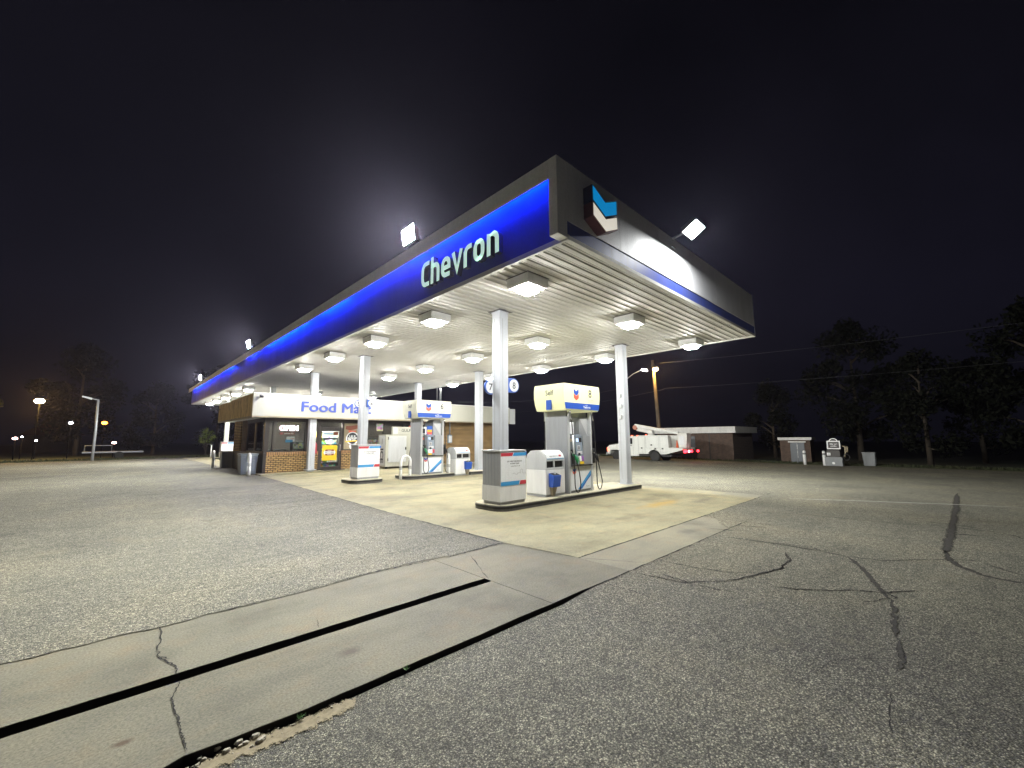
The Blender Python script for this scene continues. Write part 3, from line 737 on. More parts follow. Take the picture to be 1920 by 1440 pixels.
cap = MB(); cap.prism([(-0.25, 5.93), (-0.225, 5.93), (-0.225, 6.20), (0.061, 6.20), (0.061, TOP-0.003), (-0.25, TOP-0.003)], 0.181, LEN, 'y'); cap.build('fascia_cap', 'greyfascia', can, bevel=0.008)
ec = MB(); ec.box(-0.25, 0.0, 0.0, 0.18, H, TOP); ec.build('corner_end', 'greyfascia', can, bevel=0.008)
ef = MB()
for k in range(6):                                                    # grey sheets of the front, hairline gaps between them
    x0 = 0.003 + (W-0.003)*k/6; ef.box(x0, x0+(W-0.003)/6-0.004, 0.0, 0.18, H+0.30, TOP)
ef.build('front_fascia', 'greyfascia', can, bevel=0.003)
eb = MB()
for a_, b_ in ((0.003, 3.9), (3.905, W-0.02)): eb.box(a_, b_, 0.012, 0.18, H+0.052, H+0.297)
eb.box(W-0.02, W, 0.0, 0.18, H+0.055, H+0.298, 1)
eb.build('front_band', ['blueband', 'lightgrey'], can)
y = 0.35; rr_ = random.Random(11)
while y < LEN-1.5:
    sl_ = 1.16
    dim = (5.0 < y < 8.6) or (10.6 < y < 12.2) or (17.6 < y < 22) or (27 < y < 33.5)
    off = (22 < y < 25.5) or rr_.random() < 0.06
    if not off: MB().box(-0.12, -0.085, y, y+sl_, 6.155, 6.18).build('led_strip', 'ledlow' if dim else 'led', can)
    y += 1.22
lbr = MB(); lbr.box(-0.115, -0.05, 0.3, LEN-.3, 6.181, 6.199); lbr.build('led_rail', 'grey', can)

# illuminated word on the side fascia: seven separate channel letters
def arc(cx, cy, rx, ry, a0, a1, n=7): return [(cx+rx*math.cos(math.radians(a0+(a1-a0)*i/n)), cy+ry*math.sin(math.radians(a0+(a1-a0)*i/n))) for i in range(n+1)]
w_ = 0.105; xh = 0.47; cp = 0.60; lw = 0.335
h_ = w_/2
def L_C(): 
    a = [(lw-0.01, cp-h_)] + arc(0.17, cp-0.17-h_+0.0, 0.115, 0.17, 90, 180) + arc(0.17, 0.17+h_, 0.115, 0.17, 180, 270) + [(lw-0.01, h_)]
    return [(a, False)]
def L_h(): return [([(h_, 0), (h_, cp+0.03)], False), ([(h_+0.02, xh-h_-0.0)] + arc(lw-0.17, xh-0.12-h_+0.0, 0.115, 0.12, 90, 0) + [(lw-h_, 0)], False)]
def L_e(): return [([(lw-0.02, h_)] + arc(0.17, 0.12+h_, 0.115, 0.12, 270, 180) + arc(0.17, xh-0.12-h_, 0.115, 0.12, 180, 90) + arc(lw-0.17, xh-0.12-h_, 0.115, 0.12, 90, 0)[1:] + [(lw-h_, xh*0.47), (h_+0.05, xh*0.47)], False)]
def L_v(): return [([(0.03, xh), (lw*0.5, h_*0.55), (lw-0.03, xh)], False)]
def L_r(): return [([(h_, 0)] + [(h_, xh-0.15)] + arc(0.17, xh-0.12-h_, 0.115, 0.12, 180, 90)[1:] + [(lw-0.08, xh-h_)], False)]
def L_o(): return [(arc(lw-0.17, xh-0.13-h_, 0.115, 0.13, 0, 90) + arc(0.17, xh-0.13-h_, 0.115, 0.13, 90, 180) + arc(0.17, 0.13+h_, 0.115, 0.13, 180, 270) + arc(lw-0.17, 0.13+h_, 0.115, 0.13, 270, 360), True)]
def L_n(): return [([(h_, 0), (h_, xh-h_), (0.17, xh-h_)] + arc(lw-0.17, xh-0.12-h_, 0.115, 0.12, 90, 0) + [(lw-h_, 0)], False)]
yy0 = 4.25
for fn, adv in ((L_C, .385), (L_h, .395), (L_e, .395), (L_v, .385), (L_r, .305), (L_o, .40), (L_n, .4)):
    mb = MB()
    for pts, cl in fn(): mb.stroke(pts, w_, (-0.06, yy0, 5.175), (0, -1.045, 0), (0, 0, 1), (-1, 0, 0), -0.055, 0.06, 0, 1, cl)
    mb.build('letter', ['letter', 'logosideb'], can); yy0 -= adv*1.045

# emblem box on the grey front: two chevrons
def vband(x0, x1, zt, zm, th): xm = (x0+x1)/2; return [(x0, zt), (xm, zm), (x1, zt), (x1, zt-th), (xm, zm-th), (x0, zt-th)]
lg = MB(); lg.flat(vband(0.46, 1.22, 5.975, 5.80, 0.285), (0, 0, 0), X, Z, -Y, 0.002, 0.19, 1); lg.flat(vband(0.46, 1.22, 5.665, 5.49, 0.255), (0, 0, 0), X, Z, -Y, 0.002, 0.19, 0)
lgo = lg.build('emblem_box', ['logoside', 'logosideb'], can)
a = MB(); a.flat(vband(0.478, 1.202, 5.955, 5.785, 0.25), (0, 0, 0), X, Z, -Y, 0.191, 0.197); a.build('emblem_upper', 'logoblue', lgo)
a = MB(); a.flat(vband(0.478, 1.202, 5.645, 5.475, 0.22), (0, 0, 0), X, Z, -Y, 0.191, 0.197); a.build('emblem_lower', 'logored', lgo)

# columns
CX = (1.9, 7.65); CYS = (3.72, 11.55, 17.1, 24.3, 30.6, 37.2)
def column(x, y, mat='column', boxes=False, s=0.145):
    zb = gz(x, y)
    mb = MB(); mb.box(x-s, x+s, y-s, y+s, zb-0.05, H+0.15)
    c = mb.build('column', mat, can, bevel=0.012)
    f = MB(); f.box(x-s-0.012, x+s+0.012, y-s-0.012, y+s+0.012, H-0.045, H-0.012, 0)
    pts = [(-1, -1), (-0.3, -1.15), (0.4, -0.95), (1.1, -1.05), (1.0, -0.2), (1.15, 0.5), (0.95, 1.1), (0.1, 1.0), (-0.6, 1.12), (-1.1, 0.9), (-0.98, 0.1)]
    f.build('column_collar', mat, c)
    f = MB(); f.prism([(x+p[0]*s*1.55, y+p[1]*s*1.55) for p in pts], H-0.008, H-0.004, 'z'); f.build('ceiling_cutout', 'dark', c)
    f = MB(); f.box(x-s-0.07, x+s+0.07, y-s-0.07, y+s+0.07, zb+0.11, zb+0.15); f.build('base_plate', mat, c)
    sm = MB(); sm.box(x-s*0.35, x-s*0.30, y-s-0.003, y-s, zb+0.3, H-0.2); sm.box(x-s-0.003, x-s, y+s*0.30, y+s*0.35, zb+0.3, H-0.2)
    sm.build('panel_joint', 'midgrey', c)
    if boxes:
        for z in (3.12, 2.76, 2.38):
            q = MB(); q.box(x-s-0.06, x-s, y-0.05, y+0.05, z-0.06, z+0.06); q.build('switch_box', 'lightgrey', c, bevel=0.008)
    return c
for cy in CYS:
    for cx in CX:
        column(cx, cy, 'colwhite' if cy > 17.5 else 'column', boxes=(cx > 5 and cy < 5))

# ================================================================ LAMPS
def ceiling_light():
    t = thing('ceiling_light', 'x', 'ceiling light', group='ceiling lights under the canopy')
    b = MB(); b.box(-0.30, 0.30, -0.30, 0.30, -0.19, -0.006); b.build('housing', 'white', t, bevel=0.012)
    e = MB(); e.box(-0.315, 0.315, -0.315, 0.315, -0.0055, -0.001); e.build('gasket', 'dark', t)
    fr = MB()
    for q in ((-0.27, 0.27, -0.27, -0.19), (-0.27, 0.27, 0.19, 0.27), (-0.27, -0.19, -0.19, 0.19), (0.19, 0.27, -0.19, 0.19)): fr.box(*q, -0.208, -0.1905)
    fr.build('bezel', 'white', t)
    l = MB(); l.hexa([(-0.15, -0.15, -0.290), (0.15, -0.15, -0.290), (0.15, 0.15, -0.290), (-0.15, 0.15, -0.290)], [(-0.185, -0.185, -0.195), (0.185, -0.185, -0.195), (0.185, 0.185, -0.195), (-0.185, 0.185, -0.195)]); l.build('lens', 'lens', t)
    return t
ord_ = ['first from the front edge', 'second from the front edge', 'third from the front edge', 'fourth from the front edge', 'fifth from the front edge', '', '', 'sixth back, past the shop', 'seventh back', 'eighth back', 'ninth back', 'last before the far end']
rown = ['in the row along the lit blue fascia', 'in the middle row', 'in the row along the open edge']
proto = None
for ri, x in enumerate((0.80, 4.77, 8.70)):
    for k in range(12):
        if k in (5, 6): continue
        o = ceiling_light() if proto is None else copy_tree(proto)
        proto = proto or o
        o.location = (x, 1.68+3.37*k, H); o['label'] = 'square ceiling light %s, %s' % (rown[ri], ord_[k])

def flood(loc, rz, label, tilt=-8, lens='flood'):
    t = thing('flood_light', label, 'flood light', loc, rz, 'flood lights on the canopy roof edge')
    # faces local -X, tilted down
    R_ = Matrix.Rotation(math.radians(tilt), 4, 'Y')
    def tr(mb): mb.v = [tuple(R_ @ Vector(p)) for p in mb.v]; return mb
    b = MB(); b.hexa([(0.0, -0.27, -0.20), (0.0, 0.27, -0.20), (0.0, 0.27, 0.20), (0.0, -0.27, 0.20)], [(0.13, -0.2, -0.14), (0.13, 0.2, -0.14), (0.13, 0.2, 0.14), (0.13, -0.2, 0.14)])
    tr(b).build('housing', 'midgrey', t, bevel=0.01)
    rm = MB()
    for q in ((-0.27, 0.27, -0.20, -0.171), (-0.27, 0.27, 0.171, 0.20), (-0.27, -0.241, -0.171, 0.171), (0.241, 0.27, -0.171, 0.171)): rm.box(-0.02, -0.0005, *q)
    tr(rm).build('bezel', 'midgrey', t)
    l = MB(); l.add([(-0.012, -0.24, -0.17), (-0.012, 0.24, -0.17), (-0.012, 0.24, 0.17), (-0.012, -0.24, 0.17)], [(0, 1, 2, 3)])
    tr(l).build('lens', lens, t)
    a_ = MB(); a_.tube([(0.05, 0, 0.02), (0.25, 0, 0.0), (0.55, 0, -0.06), (0.55, 0, -0.24)], 0.03, 8); a_.box(0.47, 0.63, -0.08, 0.08, -0.26, -0.24); a_.build('arm', 'midgrey', t)
for y, lab in ((4.2, 'white flood light on the roof edge above the lit canopy word'), (19.4, 'white flood light on the roof edge above the shop'), (34.4, 'white flood light on the roof edge at the far end of the blue fascia')):
    flood((-0.5, y, 6.36), 0, lab)
flood((W+0.5, 4.2, 6.36), math.pi, 'white flood light hidden behind the roof on the open side, nearer the front', -34)  # two unseen floods added here, inferred from the lit open-side lot
flood((W+0.5, 19.4, 6.36), math.pi, 'white flood light hidden behind the roof on the open side, above the shop', -34)
flood((3.89, -0.5, 6.28), math.pi/2, 'white flood light above the plain grey canopy front', -60, 'floodfront')

# ================================================================ ISLANDS
def island(x0, x1, y0, y1, label, roundl=True, roundr=False):
    zb = gz((x0+x1)/2, (y0+y1)/2); hh = 0.135; r = (y1-y0)*0.30
    poly = []
    if roundl: poly += [(x0+r+r*math.cos(math.radians(a_)), y1-r+r*math.sin(math.radians(a_))) for a_ in range(90, 181, 15)] + [(x0+r+r*math.cos(math.radians(a_)), y0+r+r*math.sin(math.radians(a_))) for a_ in range(180, 271, 15)]
    else: poly += [(x0, y1), (x0, y0)]
    if roundr: poly += [(x1-r+r*math.cos(math.radians(a_)), y0+r+r*math.sin(math.radians(a_))) for a_ in range(270, 361, 15)] + [(x1-r+r*math.cos(math.radians(a_)), y1-r+r*math.sin(math.radians(a_))) for a_ in range(0, 91, 15)]
    else: poly += [(x1, y0), (x1, y1)]
    c = Vector(((x0+x1)/2, (y0+y1)/2))
    t = thing('pump_island', label, 'kerb island', (c.x, c.y, zb), group='concrete pump islands under the canopy')
    loc = [(p[0]-c.x, p[1]-c.y) for p in poly]
    def sc(k): return [(p[0]-k*(1 if p[0] > 0 else -1), p[1]-k*(1 if p[1] > 0 else -1)) for p in loc]
    e = MB(); e.prism(loc, -0.12, hh-0.012); e.build('steel_edge', 'kerbside', t, bevel=0.01)
    q = MB(); q.prism(sc(0.006), hh-0.0115, hh+0.004); q.build('concrete_top', 'kerb', t, bevel=0.006)
    bl = MB(); rr_ = random.Random(int(x0*10+y0))
    dk_ = MB(); dk_.prism([(p[0]*1.0+(0.004 if p[0] > 0 else -0.004), p[1]+(0.004 if p[1] > 0 else -0.004)) for p in loc], hh*0.45, hh-0.03); dk_.build('rubber_strip', 'black', t)
    return t
island(1.50, 7.85, 3.26, 4.42, 'long concrete island with dark edge under the dispenser numbered eight')
island(1.32, 2.62, 10.95, 12.25, 'small concrete island around the column numbered six', True, True)
island(3.55, 5.85, 11.0, 12.25, 'concrete island under the dispenser numbered six', True, False)
island(6.72, 8.0, 11.0, 12.25, 'small concrete island at the open-edge column, behind the dispenser numbered six', False, False)
island(1.3, 7.9, 36.5, 37.9, 'far concrete island seen past the plywood side of the shop')

# ================================================================ DISPENSERS
def chevron_logo(mb, c, right, up, nrm, w, h, mb_blue, mb_red, lift=0.002):
    c = Vector(c)
    def v(zt): return [(-w/2, zt), (0, zt-h*0.22), (w/2, zt), (w/2, zt-h*0.38), (0, zt-h*0.60), (-w/2, zt-h*0.38)]
    mb.flat(v(h/2), c, right, up, nrm, lift-0.001, lift, mb_blue); mb.flat(v(h/2-h*0.42), c, right, up, nrm, lift-0.001, lift, mb_red)

def dispenser(loc, num, lit, label, extra):
    t = thing('fuel_dispenser', label, 'fuel pump', loc, group='fuel dispensers under the canopy')
    wd, dp_ = 1.16, 0.86
    b = MB(); b.box(0.02, wd-0.02, 0.04, dp_-0.04, 0.0, 0.07); b.build('base_frame', 'midgrey', t)
    # left pylon: broad side panel with a pale front edge; right pylon wide
    b = MB(); b.box(0, 0.10, 0.03, dp_-0.03, 0.0, 2.16); b.box(0.015, 0.085, -0.005, 0.03, 0.0, 2.30, 1); b.box(0.015, 0.085, dp_-0.03, dp_+0.005, 0.0, 2.30, 1)
    b.box(0.02, 0.09, 0.08, dp_-0.08, 2.16, 2.335, 2)
    b.build('side_pylon', ['grey', 'lightgrey', 'midgrey'], t, bevel=0.008)
    b = MB(); b.box(0.66, wd, 0.09, dp_-0.09, 0.9, 2.16); b.box(wd-0.09, wd-0.01, 0.0, 0.09, 0.0, 2.30, 1); b.box(wd-0.09, wd-0.01, dp_-0.09, dp_, 0.0, 2.30, 1); b.box(wd-0.085, wd-0.0, 0.09, dp_-0.09, 0, 0.9)
    b.prism([(0.66, 2.161), (wd-0.095, 2.161), (wd-0.095, 2.30), (0.80, 2.30)], 0.14, dp_-0.14, 'y', 2)
    b.add([(0.68, 0.088, 2.12), (wd-0.12, 0.088, 1.6), (wd-0.12, 0.088, 2.12)], [(0, 1, 2)], 1)
    b.build('side_pylon', ['grey', 'lightgrey', 'midgrey'], t, bevel=0.008)
    # head: cross-sections widening then closing
    tm = 'toplit' if lit else 'topdim'
    def sec(z, gx, gy):
        x0, x1, y0, y1 = -0.27-gx, wd+0.28+gx, -0.07-gy, dp_+0.12+gy
        return [(x0, y0, z), (x1, y0, z), (x1, y1, z), (x0, y1, z)]
    hd = MB(); hd.rings([sec(2.337, -0.07, 0.02), sec(2.36, -0.06, 0.03), sec(2.52, 0.0, 0.035), sec(2.72, 0.035, 0.04), sec(2.92, 0.035, 0.04), sec(3.06, 0.01, 0.04), sec(3.10, 0.0, 0.035)], 0, True, True, False)
    hd_o = hd.build('topper', tm, t, bevel=0.01)
    ft = MB(); yf = -0.11
    ft.flat([(-0.22, 2.375), (wd+0.225, 2.375), (wd+0.275, 2.555), (-0.255, 2.555)], (0, yf-0.003, 0), X, Z, -Y, 0, 0.004, 0)
    ft.text('with', (wd/2+0.17, yf-0.008, 2.505), X, Z, -Y, 0.05, 0.0, 1)
    ft.text('Techron', (wd/2+0.20, yf-0.008, 2.445), X, Z, -Y, 0.075, 0.0, 1, bold=0.02)
    ft.build('blue_strip', ['blue', 'poster'], hd_o, recalc=False)
    lg_ = MB(); chevron_logo(lg_, (0.28, yf-0.003, 2.80), X, Z, -Y, 0.24, 0.34, 0, 1, 0.004)
    lg_.text('Chevron', (0.28, yf-0.003, 3.015), X, Z, -Y, 0.06, 0.0, 0, width=0.24)
    lg_.build('emblem', ['blue', 'salmon'], hd_o, recalc=False)
    nm = MB(); nm.text(num, (0.96, yf-0.003, 2.86), X, Z, -Y, 0.24, 0.0, 0, bold=0.012)
    for q in range(2): nm.dashes((1.0, yf-0.003, 2.665-q*0.045), X, Z, -Y, 0.022, 0.26, 1, seed=q)
    nm.build('pump_number', ['print', 'greyprint'], hd_o, recalc=False)
    xe = -0.27-0.045
    se = MB(); se.text('Self', (xe, 0.40, 2.85), -Y, Z, -X, 0.15, 0.0, 0, bold=0.008)
    se.build('end_lettering', ['print'], hd_o, recalc=False)
    bs = MB(); bs.flat([(-0.09, 2.36), (0.09, 2.36), (0.09, 2.64), (-0.09, 2.64)], (-0.27-0.048, 0.44, 0), -Y, Z, -X, -0.05, 0.0, 0); bs.build('end_stripe', 'blue', hd_o)
    # middle of the dispenser
    lo = MB(); lo.box(0.10, wd-0.09, 0.02, dp_-0.02, 0.07, 0.74); lo_o = lo.build('lower_door', 'poster', t, bevel=0.006)
    dc = MB(); chevron_logo(dc, (0.27, 0.018, 0.60), X, Z, -Y, 0.15, 0.17, 0, 1, 0.003)
    dc.flat([(0.42, 0.085), (0.62, 0.085), (wd-0.10, 0.47), (wd-0.10, 0.60)], (0, 0.018, 0), X, Z, -Y, 0.0005, 0.002, 2)
    dc.flat([(0.50, 0.085), (0.56, 0.085), (wd-0.10, 0.44), (wd-0.10, 0.48)], (0, 0.018, 0), X, Z, -Y, 0.0022, 0.003, 0)
    dc.text('Techron', (0.90, 0.018, 0.15), X, Z, -Y, 0.035, 0.0, 3); dc.build('door_decal', ['blue', 'salmon', 'cyan', 'greyprint'], lo_o, recalc=False)
    sh = MB(); sh.box(0.085, wd-0.08, -0.05, dp_+0.05, 0.742, 0.775); sh.build('shelf_ledge', 'dark', t, bevel=0.006)
    cpn = MB(); cpn.hexa([(0.10, -0.02, 0.776), (0.70, -0.02, 0.776), (0.70, dp_+0.02, 0.776), (0.10, dp_+0.02, 0.776)], [(0.10, 0.06, 1.60), (0.70, 0.06, 1.60), (0.70, dp_-0.06, 1.60), (0.10, dp_-0.06, 1.60)])
    cpo = cpn.build('control_panel', 'panelgrey', t, bevel=0.01)
    def fy(z): return -0.02 + (z-0.776)/(1.60-0.776)*0.08
    def face(mb, x0, x1, z0, z1, d, mi=0): mb.hexa([(x0, fy(z0)-d, z0), (x1, fy(z0)-d, z0), (x1, fy(z0)+0.01, z0), (x0, fy(z0)+0.01, z0)], [(x0, fy(z1)-d, z1), (x1, fy(z1)-d, z1), (x1, fy(z1)+0.01, z1), (x0, fy(z1)+0.01, z1)], mi)
    kp = MB(); face(kp, 0.32, 0.67, 0.80, 1.56, 0.035); kp.prism([(0.34, 1.561), (0.65, 1.561), (0.61, 1.63), (0.50, 1.655), (0.39, 1.63)], 0.02, 0.14, 'y'); kpo = kp.build('terminal_face', 'bluegrey', cpo, bevel=0.012)
    s_ = MB(); face(s_, 0.36, 0.64, 1.42, 1.555, 0.040); s_.build('screen_frame', 'black', cpo, bevel=0.01)
    s_ = MB(); face(s_, 0.375, 0.49, 1.435, 1.54, 0.043); s_.build('screen', 'screen', cpo)
    s_ = MB(); face(s_, 0.41, 0.54, 1.20, 1.33, 0.042, 0); face(s_, 0.43, 0.52, 1.215, 1.315, 0.048, 1); s_.build('keypad', ['lightgrey', 'greyprint'], cpo, bevel=0.004)
    s_ = MB(); face(s_, 0.38, 0.62, 1.08, 1.17, 0.040); face(s_, 0.42, 0.50, 1.04, 1.12, 0.055, 1); s_.build('card_reader', ['lightgrey', 'black'], cpo, bevel=0.004)
    cols = ['green', 'poster', 'purple'] if lit else ['poster', 'poster', 'red']
    for i, c_ in enumerate(cols):
        s_ = MB(); face(s_, 0.35+0.105*i, 0.445+0.105*i, 0.88, 1.03, 0.048); s_.build('grade_button', c_, cpo, bevel=0.012)
    s_ = MB(); face(s_, 0.46, 0.64, 0.80, 0.872, 0.046) if lit else face(s_, 0.35, 0.52, 0.80, 0.872, 0.046); s_.build('sticker', 'yellow', cpo)
    s_ = MB(); face(s_, 0.12, 0.22, 1.44, 1.53, 0.004); s_.build('sticker', 'salmon' if not lit else 'tan', cpo)
    MB().box(0.70, wd-0.09, 0.0, 0.088, 0.776, 1.62).build('price_panel', 'grey', t, bevel=0.006); MB().box(0.70, wd-0.09, dp_-0.088, dp_, 0.776, 1.62).build('price_panel', 'grey', t, bevel=0.006)
    if extra == 'card':
        q = MB(); q.box(0.12, 0.40, 0.10, 0.115, 1.66, 2.0, 0); q.build('notice_card', ['poster'], t, bevel=0.015)
    else:
        q = MB(); q.box(0.12, 0.34, 0.12, 0.132, 1.66, 1.98, 0); q.box(0.36, 0.64, 0.12, 0.132, 1.62, 2.02, 1)
        q.box(0.38, 0.62, 0.117, 0.1195, 1.66, 1.76, 2); q.box(0.38, 0.62, 0.117, 0.1195, 1.765, 1.86, 3); q.box(0.16, 0.28, 0.117, 0.1195, 1.70, 1.9, 4); q.build('notice_card', ['poster', 'signblue', 'salmon', 'yellow', 'print'], t)
    # hoses and nozzles, two on each face
    for side in (1, -1):
        fyb = (lambda y_: y_) if side == 1 else (lambda y_: dp_-y_)
        for hx, nzx, mat_, kx in ((0.05, 0.20, 'green', 1), (wd-0.05, wd+0.06, 'black', 1)):
            hz = MB()
            up_ = [(hx, fyb(-0.05), 2.32), (hx+0.01, fyb(-0.07), 2.2), (hx+0.03, fyb(-0.09), 1.9), (hx+0.05, fyb(-0.10), 1.5), (hx+0.05, fyb(-0.12), 1.1), (hx+0.02, fyb(-0.15), 0.72)]
            cx_ = hx+0.13; lp_ = [(cx_+0.13*math.cos(math.radians(a_)), fyb(-0.17), 0.30+0.26*math.sin(math.radians(a_))*(1 if a_ > 180 else 1)) for a_ in range(180, 361, 20)]
            dn = [(nzx+0.06, fyb(-0.16), 0.62), (nzx+0.02, fyb(-0.13), 0.84)]
            pts = up_ + lp_ + dn
            sm_ = []
            for i in range(len(pts)-1):                              # Catmull-Rom smoothing
                p0, p1, p2, p3 = [Vector(pts[max(min(i+k_, len(pts)-1), 0)]) for k_ in (-1, 0, 1, 2)]
                for k_ in range(3):
                    u = k_/3; sm_.append(0.5*((2*p1)+(p2-p0)*u+(2*p0-5*p1+4*p2-p3)*u*u+(3*p1-p0-3*p2+p3)*u**3))
            sm_.append(Vector(pts[-1]))
            hz.tube(sm_, 0.0145, 8, 0)
            ho = hz.build('hose', 'black', t)
            q = MB(); q.tube([(hx, fyb(-0.05), 2.335), (hx, fyb(-0.055), 2.27), (hx+0.008, fyb(-0.065), 2.18), (hx+0.015, fyb(-0.075), 2.05)], [0.02, 0.026, 0.016, 0.022], 8, 0); q.build('hose_coupling', 'chrome', ho)
            if hx < 0.5 and side == 1:
                q = MB(); q.tube([sm_[8], sm_[10], sm_[12]], 0.022, 8, 0); q.build('hose_sleeve', 'poster' if lit else 'black', ho)
            nz = MB(); b0 = Vector((nzx, fyb(-0.10), 0.98))
            nz.tube([b0+Vector((0.03, -0.04*side, -0.14)), b0+Vector((0.015, -0.03*side, -0.05)), b0, b0+Vector((-0.03, 0.02*side, 0.07)), b0+Vector((-0.07, 0.05*side, 0.11))], [0.022, 0.04, 0.055, 0.035, 0.02], 8, 0)
            nz.tube([b0+Vector((-0.07, 0.05*side, 0.11)), b0+Vector((-0.11, 0.08*side, 0.19))], [0.012, 0.011], 8, 1)
            nz.tube([b0+Vector((0.02, -0.05*side, -0.10)), b0+Vector((0.05, -0.09*side, -0.02)), b0+Vector((0.0, -0.07*side, 0.06))], 0.009, 6, 1)
            nz.build('nozzle', [mat_ if side == 1 else 'black', 'chrome'], t)
            q = MB(); q.box(nzx-0.07, nzx+0.05, fyb(-0.02) if side == 1 else fyb(0.03), fyb(0.03) if side == 1 else fyb(-0.02), 0.80, 1.22); q.build('nozzle_boot', 'black', t, bevel=0.015)
    return t
dispenser((4.30, 3.50, 0.14), '8', True, 'fuel dispenser with glowing topper numbered eight', 'card')
dispenser((4.30, 11.28, gz(0, 11.3)+0.14), '6', False, 'fuel dispenser with unlit white topper numbered six', 'poster')

# ================================================================ ISLAND FURNITURE
def cabinet(loc, label):
    t = thing('poster_cabinet', label, 'cabinet', loc, group='poster cabinets around canopy columns')
    w, d, h = 0.86, 0.66, 1.27
    b = MB(); b.box(0.03, w-0.02, 0.03, d-0.02, 0.0, 0.07); b.build('plinth', 'grey', t)
    b = MB(); b.box(0, w, 0, d, 0.0705, 0.43, 1); b.box(0.008, w-0.008, 0.008, d-0.008, 0.431, h-0.03, 0); b.box(-0.01, w+0.01, -0.01, d+0.01, h-0.029, h, 2)
    for k in range(5): b.box(0.004, 0.0075, 0.08+k*0.115, 0.09+k*0.115, 0.45, h-0.05, 3)
    body = b.build('body', ['grey', 'white', 'lightgrey', 'midgrey'], t, bevel=0.008)
    p = MB(); p.box(0.012, w-0.004, -0.008, -0.001, 0.43, h-0.06, 0)
    yb = -0.009
    p.flat([(0.012, h-0.145), (0.385, h-0.145), (0.425, h-0.065), (0.012, h-0.065)], (0, yb, 0), X, Z, -Y, 0, 0.001, 1); p.flat([(0.405, h-0.145), (w-0.004, h-0.145), (w-0.004, h-0.065), (0.445, h-0.065)], (0, yb, 0), X, Z, -Y, 0, 0.001, 2)
    p.flat([(0.012, 0.435), (0.60, 0.435), (0.64, 0.53), (0.012, 0.53)], (0, yb, 0), X, Z, -Y, 0, 0.001, 2); p.flat([(0.62, 0.435), (w-0.004, 0.435), (w-0.004, 0.53), (0.66, 0.53)], (0, yb, 0), X, Z, -Y, 0, 0.001, 1)
    p.text('GET UNBEATABLE MILEAGE', (0.46, yb, 1.00), X, Z, -Y, 0.032, 0.0, 3, width=0.50, bold=0.02)
    p.text('IN EVERY GEAR', (0.47, yb, 0.945), X, Z, -Y, 0.032, 0.0, 3, width=0.30, bold=0.02)
    p.dashes((0.49, yb, 0.885), X, Z, -Y, 0.024, 0.30, 4)
    ln = [(0.40+0.45*i/24, 0.70+0.02*math.sin(i*0.7)) for i in range(12)] + arc(0.70, 0.745, 0.045, 0.055, 230, -50, 12) + [(0.78, 0.695), (0.85, 0.70)]
    p.stroke(ln, 0.005, (0, yb, 0), X, Z, -Y, 0, 0.001, 4)
    p.build('poster', ['poster', 'red', 'cyan', 'print', 'greyprint'], t, recalc=False)
    q = MB(); q.box(w+0.002, w+0.035, 0.10, 0.25, h-0.50, h-0.14, 0); q.box(w+0.002, w+0.06, 0.02, 0.3, h-0.14, h-0.05, 1); q.build('side_box', ['tan', 'blue'], t, bevel=0.01)
    return t
cabinet((1.60, 3.40, 0.14), 'poster cabinet with white base around the column numbered eight')
cabinet((1.60, 11.2, gz(0, 11.5)+0.14), 'poster cabinet around the column numbered six, before the shop')
cabinet((1.55, 36.9, gz(0, 37)+0.14), 'pale cabinet around the far column past the shop corner')

